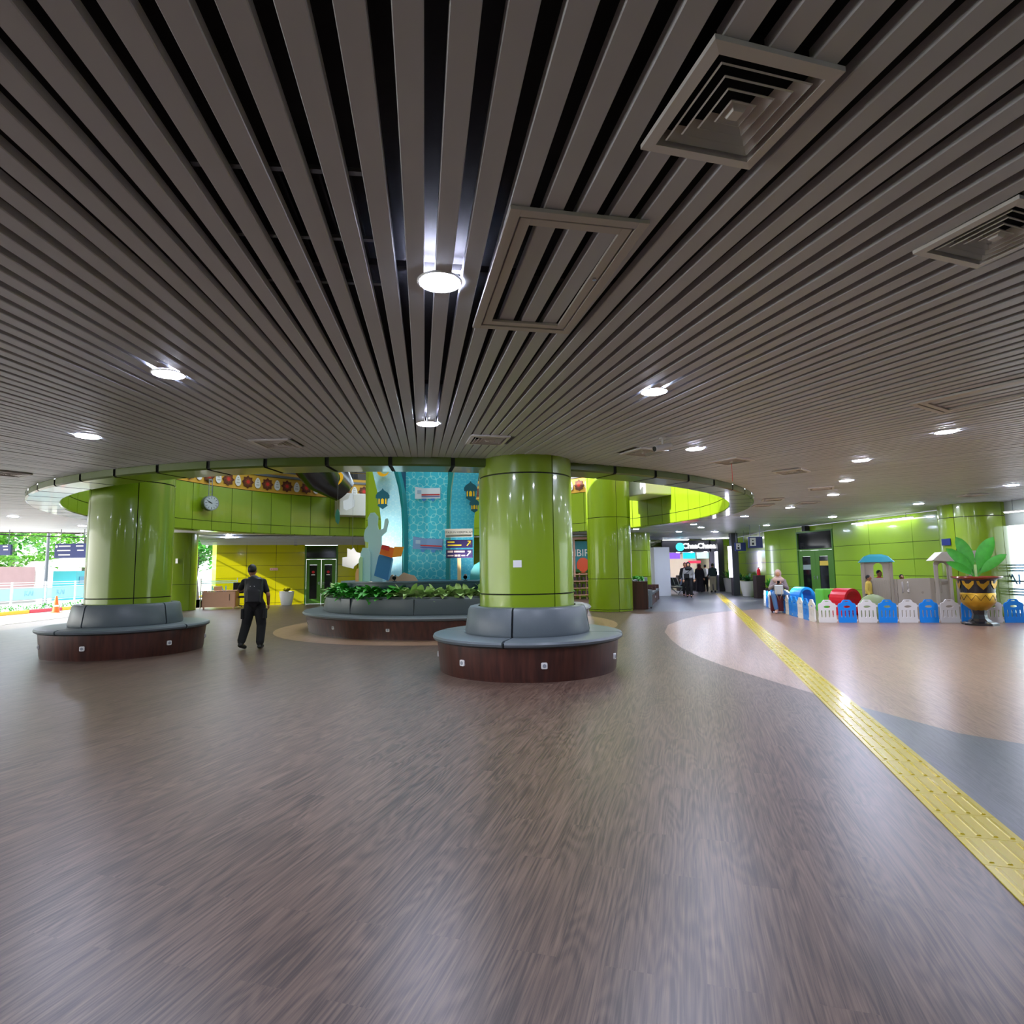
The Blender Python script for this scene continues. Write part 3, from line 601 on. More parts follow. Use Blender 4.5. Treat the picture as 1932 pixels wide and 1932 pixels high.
hung('hanging_train_cutout', 'white cutout seen from behind, hanging left of the stage before the door', [(646, 1068), (646, 1052), (655, 1051), (655, 1035), (659, 1036), (662, 1038), (667, 1034), (672, 1042), (680, 1044), (683, 1052), (679, 1060), (672, 1066), (668, 1069), (667, 1073), (658, 1071)], 16.4, M('cutout back ivory', '#e3dfe0', .6))
hung('hanging_crescent_cutout', 'small yellow crescent cutout hanging before the escalator casing', [(636, 914), (641, 909), (645, 902), (645, 895), (641, 890), (636, 891), (639, 896), (640, 903), (637, 909)], 17.5, M('moon yellow', '#f0b41c', .5))
hung('hanging_carriage_cutout', 'small blue and white carriage cutout hanging before the white wall box', [(647, 960), (646, 945), (656, 941), (660, 930), (665, 931), (664, 940), (667, 943), (667, 956), (660, 960), (652, 963)], 17.5, M('train white', '#d6dbe6', .5))
hung('hanging_lantern_cutout', 'small dark green lantern cutout hanging left of the white wall box', [(632, 984), (637, 990), (640, 980), (639, 966), (636, 960), (633, 964), (631, 972)], 17.5, M('lantern green', '#1f5a4a', .5))
# signpost
sp = thing('signpost', 'wooden signpost with a white header and two purple arrow boards on the stage', 'sign', aty(871, 15.0, 1.295))
def zpx(x, y, Y): return 1.55+((1078-.0145*(x-700))-y)*Y/FPX
def spb(name, x0, x1, y0, y1, m, dy=0, rx=.006):
    c = aty((x0+x1)/2, 15.0); w = (x1-x0)*15/FPX; z0 = zpx(870, y1, 15); z1 = zpx(870, y0, 15)
    return MB().box((c.x-sp.location.x, dy, (z0+z1)/2-1.295), (w, .03, z1-z0)).build(name, m, sp, bevel=rx)
spb('post', 863, 870, 1050, 1097, M('post wood', '#dcc08e', .6)); 
spb('header_board', 840, 892, 998, 1014, WHITE, -.02); spb('header_rule', 842, 890, 1011, 1012.5, SEAM, -.037, 0)
spb('sign_board', 842, 892, 1019, 1034, M('sign purple', '#33285f', .45), -.02); spb('sign_board', 842, 892, 1037, 1053, M('sign purple', '#33285f', .45), -.02)
def sploc(x, y, dy): c = aty(x, 15.0); return (c.x-sp.location.x, dy, zpx(870, y, 15)-1.295)
text_mb('STASIUN KERETA API', .078, M('sign grey ink', '#55555c', .6), 'lettering', sp, sploc(866, 1005, -.037), depth=.002)
for (x0, x1, y) in ((845, 858, 1023), (845, 871, 1029)): MB().box(sploc((x0+x1)/2, y, -.037), ((x1-x0)*15/FPX, .004, .035)).build('text_line', M('sign yellow', '#e6c93c', .5), sp)
for (x0, x1, y, h) in ((845, 855, 1041, .05), (857, 877, 1041, .045), (845, 856, 1048.5, .03), (858, 863, 1048.5, .05), (864, 869, 1048.5, .05), (871, 878, 1048.5, .03)): MB().box(sploc((x0+x1)/2, y, -.037), ((x1-x0)*15/FPX, .004, h)).build('text_line', M('sign pink', '#f0d2d0', .5), sp)
for y, m in ((1026, M('sign yellow', '#e6c93c', .5)), (1045, WHITE)):
    c = Vector(sploc(885, y, -.037)); a = MB(); a.bar(c+Vector((-.05, 0, -.06)), c+Vector((.04, 0, .05)), .004, .028); a.bar(c+Vector((-.03, 0, .06)), c+Vector((.055, 0, .06)), .004, .026); a.bar(c+Vector((.05, 0, -.03)), c+Vector((.05, 0, .065)), .026, .004); a.build('arrow', m, sp)
for i, (px, lit) in enumerate(((645, 0), (665, 1), (741, 0), (878, 0))):
    v = aty(px, 14.35, 1.295)
    dv = v-P; dv.z = 0
    if dv.length > 2.9: v = P+dv*(2.85/dv.length)+Vector((0, 0, 1.295))
    t = thing('spotlight', ['small black spotlight at the left end of the stage', 'small spotlight, switched on, near the left end of the stage', 'small black spotlight in front of the blue suitcase cutout', 'small black spotlight beside the signpost'][i], 'spotlight', v, group='stage spotlights')
    b = MB(); b.lathe([(.0, 0), (.05, 0), (.05, .015), (0, .015)], n=14); b.tube([(0, 0, .01), (0, 0, .07)], .012, 8); b.build('spot_base', BLACK, t)
    MB().tube([(0, -.05, .08), (0, .06, .13)], [.05, .035], 14).build('spot_head', BLACK, t, smooth=True)
    MB().tube([(0, -.053, .0785), (0, -.057, .0768)], [.042, .042], 14).build('spot_lens', M('spot glow', '#fff2dc', .4, emit='#fff0d8', es=8) if lit else GLASS, t)
    q_ = bpy.data.lights.new('spot_lamp', 'SPOT'); q_.energy = 30; q_.spot_size = R(100); q_.spot_blend = .8; q_.shadow_soft_size = .03; q_.color = (1, .95, .88)
    w_ = bpy.data.objects.new('spot_lamp', q_); COL.objects.link(w_); w_.parent = t; w_.location = (0, .075, .14); w_.rotation_euler = (Vector((-.9+.6*i, 2.2, 2.4))).to_track_quat('-Z', 'Y').to_euler()

# ------------------------------------------------------------------ ceiling fittings
def rad_ang(v): return math.atan2(C.y-v[1], C.x-v[0])-PI/2
lt = thing('downlight', 'round white downlight nearest the camera', 'ceiling light', at(830, 531, CEIL), group=None)
MB().lathe([(.124, -.004), (.124, -.010), (.134, -.010), (.138, -.004), (.138, .0)], n=40).build('rim', WHITE, lt, smooth=True)
MB().lathe([(.124, -.009), (.1, -.014), (.0, -.016)], n=40).build('diffuser', LAMP, lt)
LP = [(807, 799, 'downlight centred above the opening, in front of the murals'), (1234, 738, 'downlight right of the nearest one, before the security camera'), (318, 705, 'downlight at the upper left of the hall ceiling'), (165, 823, 'downlight at the far left before the opening'),
      (1785, 814, 'large looking downlight near the right edge'), (1311, 846, 'downlight above the right part of the opening rim'), (1625, 868, 'downlight right of the vents, second of the curved row'), (1597, 906, None), (1572, 933, None), (1491, 957, None), (1405, 974, None), (1323, 995, None), (1309, 989, None),
      (1733, 950, None), (1571, 975, None), (1446, 991, None), (1910, 915, None), (1200, 998, None), (1281, 1003, None), (25, 974, None), (1350, 1003, None), (155, 992, None), (150, 1009, None), (393, 1013, None), (432, 1009, None), (545, 1013, None), (624, 1019, None), (613, 1024, None), (1100, 1003, None)]
LP = LP[:8]+sorted(LP[8:], key=lambda q_: (q_[0] < 700, q_[1])); nl = [0, 0]
for x, y, lb in LP:
    v = at(x, y, CEIL)
    if v.y > 30.5 and v.x < 7: v = aty(x, 29.6, CEIL)
    if not lb: nl[x < 700] += 1; lb2 = NUM[nl[x < 700]-1]+(' highest in the photo of the small downlights at the far left' if x < 700 else ' highest in the photo of the small downlights at the far right')
    dup(lt, v, None, lb or lb2, group=None if lb else ('downlights over the left side' if x < 700 else 'downlights towards the corridor'))
for x, y in ((-7.5, 1.5), (-11, 4.5), (-4.0, -1.5), (1.8, -1.2), (7.2, .5), (-9, -3.5), (10.5, 4.5), (-15, 8.5), (-16.5, 2), (4.5, -5), (-3, -5.5), (12, -3), (9.0, 8.8)):
    nl[0] += 1; dup(lt, (x, y, CEIL), None, 'round downlight outside the picture behind the photographer, number %s' % NUM[nl[0]-1], group='downlights behind the photographer')

def make_vent(label, s=.525):
    t = thing('ceiling_vent', label, 'vent'); h = s/2
    def sq(mb, r0, z0, r1, z1, mi=0):
        a = [(-r0, -r0, z0), (r0, -r0, z0), (r0, r0, z0), (-r0, r0, z0)]; b = [(-r1, -r1, z1), (r1, -r1, z1), (r1, r1, z1), (-r1, r1, z1)]
        mb.add(a+b, [(i, (i+1) % 4, 4+(i+1) % 4, 4+i) for i in range(4)], mi)
    f = MB(); sq(f, h, 0, h, -.02); sq(f, h, -.02, h-.045, -.024); sq(f, h-.045, -.024, h-.05, .05); f.build('frame', CREAMV, t)
    MB().box((0, 0, .07), (2*h-.06, 2*h-.06, .004)).build('vent_throat', VOID, t)
    for k in range(4):
        r = h-.072-.045*k; l = MB(); sq(l, r, -.020, r-.038, .022); sq(l, r-.002, -.018, r-.040, .024); sq(l, r, -.020, r-.005, -.024); l.build('louvre', CREAMV, t)
    MB().add([(x*.022, y*.022, -.03) for x, y in ((-1, -1), (1, -1), (1, 1), (-1, 1))]+[(x*.038, y*.038, .0) for x, y in ((-1, -1), (1, -1), (1, 1), (-1, 1))], [(0, 1, 2, 3)]+[(i, (i+1) % 4, 4+(i+1) % 4, 4+i) for i in range(4)]).build('centre_cap', CREAMV, t)
    return t
q = [at(*p, CEIL) for p in ((1349, 59.6), (1590.6, 121), (1413, 314.7), (1213.7, 276))]
vc = sum(q, Vector())/4; va = math.atan2(q[1].y-q[0].y, q[1].x-q[0].x)
v0 = make_vent('big square air diffuser at the top right of the ceiling'); v0.location = vc; v0.rotation_euler.z = va
vp = at(1885, 442, CEIL)
nv = iter(NUM)
for v, lb, g in [(at(1878, 441, CEIL), 'square air diffuser cut by the right edge of the photo', None), (at(522, 836, CEIL), 'square air diffuser above the clock side of the opening', None), (at(920, 829, CEIL), 'square air diffuser right above the nearest column', None), (at(1215, 852, CEIL), 'square air diffuser below the security camera', None), (at(1380, 869, CEIL), 'square air diffuser with a thin red string, first right of the opening', None)]+[(at(x, y, CEIL), 'distant square air diffuser right of the opening, %s highest of its group' % next(nv), 'distant diffusers right of the opening') for x, y in ((1493, 889), (1549, 921), (1836, 934), (1458, 942), (1525, 948), (1440, 953))]+[(at(x, y, CEIL), 'distant square air diffuser in the ceiling at the left', 'distant diffusers at the left') for x, y in ((15, 893),)]:
    dup(v0, v, rad_ang(v), lb, group=g)
MB().tube([(0, 0, -.05), (0, .0, -.35)], .004, 6).build('red_string', RED, [o for o in COL.objects if o.get('label', '').startswith('square air diffuser with a thin')][0])
def access_panel(label, c, rz, w, l, open_=0):
    t = thing('access_panel', label, 'hatch', c, rz)
    def fr(mb, w, l, b, z0, z1):
        for sx in (-1, 1): mb.box((sx*(w/2-b/2), 0, (z0+z1)/2), (b, l, z1-z0)); mb.box((0, sx*(l/2-b/2), (z0+z1)/2), (w-2*b, b, z1-z0))
    a = MB(); fr(a, w, l, .055, -.022, -.001); a.build('outer_frame', M('hatch frame grey', '#c9c6c2', .45), t, bevel=.002)
    b = MB(); fr(b, w-.13, l-.14, .055, -.018, -.001); b.build('inner_frame', M('hatch frame grey', '#c9c6c2', .45), t, bevel=.002)
    MB().lathe([(.0, -.03), (.012, -.03), (.012, -.018), (.0, -.018)], (w/2-.09, -.12, 0), 12).build('latch', CHROME, t)
q = [at(*p, CEIL) for p in ((967.7, 387.6), (1229.6, 416.6), (1067, 625.7), (891, 611))]
access_panel('large rectangular access hatch framed in grey in the middle of the ceiling', sum(q, Vector())/4, math.atan2(q[1].y-q[0].y, q[1].x-q[0].x), (q[0]-q[1]).length, (q[1]-q[2]).length)
v = at(1880, 742, CEIL); access_panel('access hatch near the right edge with a pale end frame', v, rad_ang(v)+.02, .8, 1.3)
# ladder like service tray glimpsed between the slats
v = at(580, 470, CEIL); tr = thing('service_grille', 'dark ribbed service tray seen between the ceiling slats', 'grille', v, rad_ang(v))
for y in (-.55, 0, .5): MB().box((0, y, .075), (.75, .03, .02)).build('cross_bar', GREYM, tr)
g = MB()
for k in range(14): g.box((-.3+k*.046, -.02, .11), (.012, 1.0, .02))
g.build('ribs', M('dark rib', '#22242a', .6), tr)
# security camera
v = at(1250, 826, CEIL); cm = thing('security_camera', 'white bullet security camera hanging below the ceiling slats', 'camera', v, R(200))
m_ = MB(); m_.lathe([(.0, 0), (.05, 0), (.05, -.02), (0, -.02)], n=18); m_.tube([(0, 0, -.01), (0, 0, -.10)], .015, 10); m_.build('mount', WHITE, cm)
MB().tube([(-.13, 0, -.10), (.13, 0, -.16)], .042, 16).build('camera_body', WHITE, cm, smooth=True); MB().tube([(.128, 0, -.159), (.142, 0, -.163)], .034, 16).build('lens', BLACK, cm)
MB().tube([(0, 0, -.012), (-.2, .25, -.012), (-.45, .5, -.01)], .008, 6).build('cable', WHITE, cm)
# linear strips at the corridor and the right wall
for a, b, lb in ((aty(1252, 36.3, 3.25), aty(1302, 36.3, 3.25), 'left of two long strip lights over the shop front'), (aty(1327, 36.3, 3.27), aty(1380, 35.3, 3.27), 'right of two long strip lights over the shop front'), (rw(22.9)+Vector((-.25, 0, 3.15)), rw(19.9)+Vector((-.25, 0, 3.15)), 'slanting strip light along the right wall above the playhouse'), (rw(16.6)+Vector((-.3, 0, 2.98)), rw(14.0)+Vector((-.3, 0, 2.98)), 'strip light along the glazing at the right edge')):
    t = thing('strip_light', lb, 'ceiling light', (a+b)/2); h = (b-a)/2
    MB().bar(-h, h, .07, .03).build('housing', WHITE, t); MB().bar(-h*.98+Vector((0, 0, -.025)), h*.98+Vector((0, 0, -.025)), .06, .03).build('tube', TUBE, t)
    s_ = MB()
    for k in (-.8, .8): s_.bar(h*k+Vector((0, 0, .01)), h*k+Vector((0, 0, CEIL-t.location.z)), .01)
    s_.build('hanger', GREYM, t)

# ------------------------------------------------------------------ tactile path
tp = thing('tactile_path', 'yellow tactile guide path crossing the floor from the lower right to the corridor', 'tactile path', tx0, math.atan2(-tdir.x, tdir.y))
a = MB(); b = MB()
for k in range(-3, 104):
    y = k*.34; a.box((.165, y+.17, .004), (.33, .336, .006))
    for x in (.045, .125, .205, .285): b.prism([(x-.014, .006), (x+.014, .006), (x+.009, .012), (x-.009, .012)], y+.03, y+.31)
a.build('paver_strip', YEL, tp); b.build('guide_bars', YELD, tp)['kind'] = 'stuff'

# ------------------------------------------------------------------ play area
def fence_panel(col, name, label):
    w, h = .44, .60; t = thing(name, label, 'fence panel')
    bm = bmesh.new()
    def loop(p): return [bm.verts.new((x, 0, z)) for x, z in p]
    out = [(-.205, 0), (.205, 0), (.215, .1), (.205, .2), (.21, .45), (.195, .50), (.12, .535), (.10, .575), (.07, .605), (-.07, .605), (-.10, .575), (-.12, .535), (-.195, .50), (-.21, .45), (-.205, .2), (-.215, .1)]
    holes = [[(.055*cos(2*PI*k/10), .565+.012*sin(2*PI*k/10)) for k in range(10)], [(.085*cos(2*PI*k/14), .42+.032*sin(2*PI*k/14)) for k in range(14)]]
    for x in (-.135, -.045, .045, .135): holes.append(rrect(.034, .19, .016, 2, x, .235))
    es = []
    for p in [out]+holes:
        l = loop(p); es += [bm.edges.new((l[i], l[(i+1) % len(l)])) for i in range(len(l))]
    bmesh.ops.triangle_fill(bm, edges=es, use_beauty=True)
    r = bmesh.ops.extrude_face_region(bm, geom=bm.faces[:]); bmesh.ops.translate(bm, vec=(0, .035, 0), verts=[e for e in r['geom'] if isinstance(e, bmesh.types.BMVert)])
    bmesh.ops.recalc_face_normals(bm, faces=bm.faces); me = bpy.data.meshes.new('panel'); bm.to_mesh(me); bm.free(); me.materials.append(col)
    o = bpy.data.objects.new('panel', me); COL.objects.link(o); o.parent = t
    hg = MB()
    for z in (.06, .44): hg.lathe([(0, -.025), (.02, -.025), (.02, .025), (0, .025)], (.225, .018, z), 12)
    hg.build('hinge', WPL, t, smooth=True)
    return t
fpw = fence_panel(WPL, 'play_fence_panel', 'white plastic play fence panel in the front row, next to the corner'); fpb = fence_panel(BLUE, 'play_fence_panel', 'blue plastic play fence panel in the front row, second from the corner')
nf = [0, 0]
def run(p, q, n, start, row):
    p = Vector((p[0], p[1], 0)); q = Vector((q[0], q[1], 0)); d = (q-p)/n; rz = math.atan2(d.y, d.x)
    for i in range(n):
        c = p+d*(i+.5); k = (start+i) % 2; src = (fpw, fpb)[k]; lb = '%s plastic play fence panel, %s %s' % (('white', 'blue')[k], NUM[i], row); g = '%s play fence panels %s' % (('white', 'blue')[k], row)
        if nf[k] == 0: nf[k] = 1; src.location = c; src.rotation_euler.z = rz; src.scale.x = d.length/.47; src['label'] = lb; src['group'] = g
        else: o = dup(src, c, rz, lb, group=g); o.scale.x = d.length/.47
run((8.2, 15.92), (13.10, 15.12), 10, 0, 'from the left in the front row')
run((9.68, 22.8), (8.55, 18.1), 10, 0, 'from the far end of the side row'); run((8.55, 18.1), (8.17, 16.02), 4, 1, 'from the back of the short side')
run((9.9, 22.95), (13.3, 23.1), 7, 1, 'from the left in the back row')
def arch_toy(label, x, y, w, h, d, m, rz, holes=True):
    t = thing('play_arch', label, 'toy', (x, y, 0), rz)
    o = [(-w/2, 0)]+[(-w/2*cos(PI*k/12) if 0 < k < 12 else (-w/2 if k == 0 else w/2), h*.55+h*.45*sin(PI*k/12)) for k in range(13)]+[(w/2, 0)]
    i_ = [(w/2-.06, 0)]+[((w/2-.06)*cos(PI*k/12), h*.5+(h*.45-.05)*sin(PI*k/12)) for k in range(13)]+[(-w/2+.06, 0)]
    mb = MB(); n1 = o+i_; mb.prism(n1, -d/2, d/2); mb.build('tunnel_shell', m, t, bevel=.008)
    r = MB()
    for k in range(5): r.bar((-w/2+.08, -d/2+.06+k*(d-.12)/4, .06), (w/2-.08, -d/2+.06+k*(d-.12)/4, .06), .05)
    r.build('floor_rail', m, t)
    return t
arch_toy('blue arched play tunnel behind the side fence', 10.25, 20.9, .62, .78, .6, BLUE, .15); arch_toy('red arched play tunnel behind the front fence corner', 10.25, 18.2, .72, .82, .55, RED, .35)
for m, x, lb in ((GPL, 10.55, 'light green play cube with a round hole'), (YPL, 11.02, 'yellow play cube with a round hole beside the red arch')):
    t = thing('play_cube', lb, 'toy', (x, 19.9, 0), .1)
    MB().box((0, 0, .37), (.46, .46, .74)).build('cube_body', m, t, bevel=.04); MB().prism([(.07*cos(2*PI*k/16), .5+.07*sin(2*PI*k/16)) for k in range(16)], -.235, -.228).build('round_hole', M('hole dark', '#23301a', .8), t)
# playhouse shaped like a train
def arch_poly(w, h, n=8): return [(-w/2, 0), (w/2, 0), (w/2, h-w/2)]+[(w/2*cos(PI*k/n), h-w/2+w/2*sin(PI*k/n)) for k in range(1, n)]+[(-w/2, h-w/2)]
def wall_with_holes(name, out, holes, th, m, par, loc, rz=0):
    bm = bmesh.new(); es = []
    for p in [out]+holes:
        l = [bm.verts.new((x, 0, z)) for x, z in p]; es += [bm.edges.new((l[i], l[(i+1) % len(l)])) for i in range(len(l))]
    bmesh.ops.triangle_fill(bm, edges=es, use_beauty=True); r = bmesh.ops.extrude_face_region(bm, geom=bm.faces[:])
    bmesh.ops.translate(bm, vec=(0, th, 0), verts=[e for e in r['geom'] if isinstance(e, bmesh.types.BMVert)]); bmesh.ops.recalc_face_normals(bm, faces=bm.faces)
    me = bpy.data.meshes.new(name); bm.to_mesh(me); bm.free(); me.materials.append(m); o = bpy.data.objects.new(name, me); COL.objects.link(o); o.parent = par; o.location = loc; o.rotation_euler.z = rz; return o
sh = lambda p, x, z: [(a+x, b+z) for a, b in p]
ph = thing('playhouse', 'beige plastic playhouse shaped like a train with a teal roofed cab', 'playhouse', (11.25, 17.25, 0), -.5); ph.scale.x = .9
mb = MB(); mb.box((-.42, 0, .55), (.86, .06, 1.10))
for k in range(16): mb.box((-.82+k*.053, -.035, .55), (.022, .012, 1.04))
mb.build('ribbed_wall', BEIGE, ph, bevel=.004)
sl2 = [rrect(.055, .34, .026, 2, x, .86) for x in (.16, .31, 1.03, 1.17)]
wall_with_holes('slotted_wall', [(.02, .0), (1.42, 0), (1.42, 1.09), (.9, 1.13), (.4, 1.12), (.02, 1.09)], sl2, .06, BEIGE, ph, (0, -.03, 0))
MB().prism([(.035*cos(2*PI*k/14)+.68, .035*sin(2*PI*k/14)+.72) for k in range(14)], -.05, -.03).build('boss', BEIGE2, ph)
MB().box((.25, .8, .5), (2.3, .05, 1.0)).build('back_wall', BEIGE2, ph, bevel=.01); MB().box((-.83, .4, .4), (.05, .8, .8)).build('end_wall', BEIGE2, ph, bevel=.01)
for x, y in ((-.9, -.02), (-.12, -.02), (-.9, .68), (-.2, .68)): MB().bar((x, y, 0), (x, y, 1.62), .11, .09).build('cab_post', BEIGE2, ph, bevel=.012)
wall_with_holes('cab_arch', [(-.95, 1.08), (-.1, 1.08), (-.1, 1.64), (-.95, 1.64)], [sh(arch_poly(.26, .44), -.48, 1.14)], .05, BEIGE, ph, (0, -.01, 0))
MB().add([(-1.02, -.15, 1.6), (.0, -.15, 1.6), (.0, .85, 1.6), (-1.02, .85, 1.6), (-.85, -.02, 1.78), (-.17, -.02, 1.78), (-.17, .72, 1.78), (-.85, .72, 1.78), (-.68, .2, 1.84), (-.34, .2, 1.84), (-.34, .5, 1.84), (-.68, .5, 1.84)],
         [(0, 3, 2, 1), (0, 1, 5, 4), (1, 2, 6, 5), (2, 3, 7, 6), (3, 0, 4, 7), (4, 5, 9, 8), (5, 6, 10, 9), (6, 7, 11, 10), (7, 4, 8, 11), (8, 9, 10, 11)]).build('cab_roof', TEALR, ph, bevel=.02)
# the second, gabled house
p2 = thing('playhouse', 'putty coloured gabled playhouse behind the urn plant', 'playhouse', (12.46, 16.42, 0), -.4); p2.scale.x = .85
for x, w in ((-.24, .14), (.32, .12), (-.62, .07)): MB().bar((x, -.05, 0), (x, -.05, 1.5), w, .09).build('house_post', BEIGE, p2, bevel=.012)
wall_with_holes('gable_wall', [(-.66, 1.05), (-.18, 1.05), (-.18, 1.62), (-.42, 1.78), (-.66, 1.55)], [sh(arch_poly(.24, .48), -.43, 1.08)], .06, BEIGE, p2, (0, -.02, 0))
wall_with_holes('slotted_wall', [(-.1, 0), (.5, 0), (.5, 1.05), (-.1, 1.05)], [rrect(.04, .3, .018, 2, .12, .8), rrect(.04, .3, .018, 2, .28, .8)], .05, BEIGE, p2, (0, -.08, 0))
MB().add([(-.75, -.25, 1.62), (-.48, -.3, 1.86), (.55, -.2, 1.88), (.5, -.28, 1.56), (-.15, -.3, 1.58), (-.75, .45, 1.62), (-.48, .45, 1.86), (.5, .45, 1.88), (.45, .45, 1.56), (-.15, .45, 1.58)], [(0, 1, 4), (1, 2, 3, 4), (5, 9, 6), (6, 9, 8, 7), (0, 5, 6, 1), (1, 6, 7, 2), (2, 7, 8, 3), (3, 8, 9, 4), (4, 9, 5, 0)]).build('gable_roof', M('roof putty light', '#c6bfb0', .5), p2, bevel=.015)
t = thing('toy_turtle', 'low olive green rounded toy behind the front fence left of the playhouse', 'toy', (10.2, 16.7, 0)); MB().ell((0, 0, .28), (.42, .3, .42)).build('toy_body', M('toy olive', '#8c9a6a', .5), t, smooth=True)

# urn with a broad leaved plant
UPOS = at(1850, 1179, 0); ur = thing('urn', 'black and gold pedestal urn in front of the play fence', 'urn', UPOS)
GOLD = M('gold paint', '#c79a2c', .3, metal=.5, noise_amt=.12, nscale=30); UB = M('urn black', '#14161c', .25, coat=.5)
MB().lathe([(0, 0), (.38, 0), (.38, .05), (.33, .07), (.24, .10), (.17, .16), (.145, .26), (.17, .38), (.22, .42)], n=8).build('pedestal', UB, ur)
MB().lathe([(.15, .36), (.22, .42), (.31, .50), (.345, .56)], n=40).build('gold_calyx', GOLD, ur, smooth=True)
MB().lathe([(.345, .56), (.355, .58), (.36, .78), (.352, .80)], n=40).build('gold_band', GOLD, ur, smooth=True)
MB().lathe([(.352, .80), (.37, .95), (.395, 1.1), (.42, 1.14), (.40, 1.14), (.30, 1.1)], n=40).build('bowl', UB, ur, smooth=True)
MB().lathe([(.41, 1.13), (.50, 1.16), (.53, 1.185), (.52, 1.21), (.42, 1.20), (.38, 1.15)], n=40).build('rim', M('urn rim red', '#8f3a26', .25, coat=.5), ur, smooth=True)
MB().lathe([(0, 1.15), (.40, 1.15)], n=30).build('soil', SOIL, ur)
for k in range(8):
    a = 2*PI*k/8-.35; q = []
    pts = [(-.13, 1.10), (-.12, 1.02), (-.06, .94), (0, .88), (.06, .94), (.12, 1.02), (.13, 1.10)]
    MB().add([((.405-.14*(1.12-z)+.006)*cos(a+u/.39), (.405-.14*(1.12-z)+.006)*sin(a+u/.39), z) for u, z in pts]+[(.35*cos(a+u/.39), .35*sin(a+u/.39), z) for u, z in pts], [tuple(range(7))]).build('gold_leaf_ornament', GOLD, ur)
zz = MB()
for k in range(12):
    a0 = 2*PI*k/12; a1 = a0+PI/12; a2 = a0+PI/6
    for x, y, z0, z1 in ((a0, a1, .62, .75), (a1, a2, .75, .62)): zz.bar((.362*cos(x), .362*sin(x), z0), (.362*cos(y), .362*sin(y), z1), .008)
zz.build('zigzag', UB, ur)
pl = thing('broad_leaf_plant', 'broad leaved green plant growing in the black and gold urn', 'plant', UPOS+Vector((0, 0, 1.15)))
fa = math.atan2(-UPOS.y, -UPOS.x)
for px, L, up, w, yaw in ((-1, 1.0, 1.15, .22, .2), (-1, 1.22, 1.42, .27, -.25), (1, 1.2, 1.36, .30, .1), (1, .88, .98, .2, -.3), (-1, .75, .85, .17, .5), (1, .8, 1.25, .2, .6), (-1, .7, 1.2, .2, -1.0)):
    m_ = MB(); lat = Vector((cos(fa+PI/2*-1+yaw), sin(fa-PI/2+yaw), 0))*(-px); vs = []; n_ = 10
    dn = Vector((-lat.y, lat.x, 0))
    def cur(t_): return Vector((0, 0, 0))+lat*(L*t_*cos(up)+.16*t_*t_)+Vector((0, 0, L*t_*sin(up)-.14*t_*t_))
    for i in range(n_+1):
        t_ = i/n_; c_ = cur(t_); tg = (cur(t_+.01)-c_).normalized(); sd_ = tg.cross(dn).normalized(); ww = w*(max(0, sin(PI*min(1, max(0, (t_-.22)/.78))))**.7)*.5+.014
        if i == n_: ww = .004
        vs += [c_-sd_*ww+dn*ww*.25, c_, c_+sd_*ww+dn*ww*.25]
    m_.add(vs, [(i*3+j, i*3+j+1, i*3+j+4, i*3+j+3) for i in range(n_) for j in (0, 1)])
    m_.build('leaf_blade', LEAF, pl, smooth=True)
MB().tube([(0, 0, 0), (0, 0, .35)], .03, 8).build('stalk', LEAFL, pl)

# ------------------------------------------------------------------ atrium upper level and things on its wall
ring_pt = lambda az, r=RI: (lambda b: Vector((b.x, b.y, 0)))(next(C+Vector((cos(t), sin(t), 0))*r for t in [0])) if False else None
def hit_ring(px, r):
    d = aty(px, 1.0); d = Vector((d.x, 1, 0)); A_ = d.dot(d); B_ = -2*d.dot(C); K_ = C.dot(C)-r*r; t = (-B_+math.sqrt(B_*B_-4*A_*K_))/(2*A_); return d*t
def wbox(label, px, z0, z1, w, dpt):
    v = hit_ring(px, RI-dpt/2-.03); rz = rad_ang(v); t = thing('wall_box', label, 'casing', (v.x, v.y, z0), rz)
    MB().box((0, 0, (z1-z0)/2), (w, dpt, z1-z0)).build('casing', WHITE, t, bevel=.05, seg=3); MB().box((0, -dpt/2-.01, (z1-z0)/2), (w*.7, .03, (z1-z0)*.7)).build('wall_bracket', GREYM, t); return t
wbox('white box casing on the green parapet left of the murals', 666, 4.02, 5.02, 1.5, .9); wbox('white box casing on the green parapet at the right', 1216, 4.2, 5.3, 2.0, 1.2)
ck = hit_ring(392, RI-.30); t = thing('station_clock', 'round grey two sided clock hanging on the green parapet', 'clock', (ck.x, ck.y, 4.16)); t.scale = (.72, .72, .72)
rz = math.atan2(-ck.y, -ck.x)+PI/2; t.rotation_euler.z = rz+.42
MB().tube([(0, -.16, 0), (0, .16, 0)], .385, 36).build('clock_case', GREYM, t, smooth=True)
for s in (-1, 1): MB().tube([(0, s*.161, 0), (0, s*.168, 0)], .335, 36).build('clock_face', M('clock face', '#aab2b6', .4), t)
h = MB()
for k in range(12): h.box((.27*sin(2*PI*k/12), -.172, .27*cos(2*PI*k/12)), (.022, .006, .075 if k % 3 else .1), 0, ry=2*PI*k/12)
h.build('hour_marks', BLACK, t); h = MB(); h.bar((0, -.18, 0), (-.20, -.18, .11), .006, .028); h.bar((.04, -.18, -.02), (-.15, -.18, .05), .006, .035); h.build('clock_hands', BLACK, t)
h = MB(); h.bar((-.08, 0, .36), (-.08, 0, 1.25), .03); h.bar((.08, 0, .36), (.08, 0, 1.25), .03)
for z in (.5, .7, .9, 1.1): h.bar((-.08, 0, z), (.08, 0, z), .02)
h.bar((0, 0, 1.23), (0, .45, 1.23), .12, .06); h.build('bracket', GREYM, t)
STEELD = M('dark steel cladding', '#5d6265', .22, metal=1)
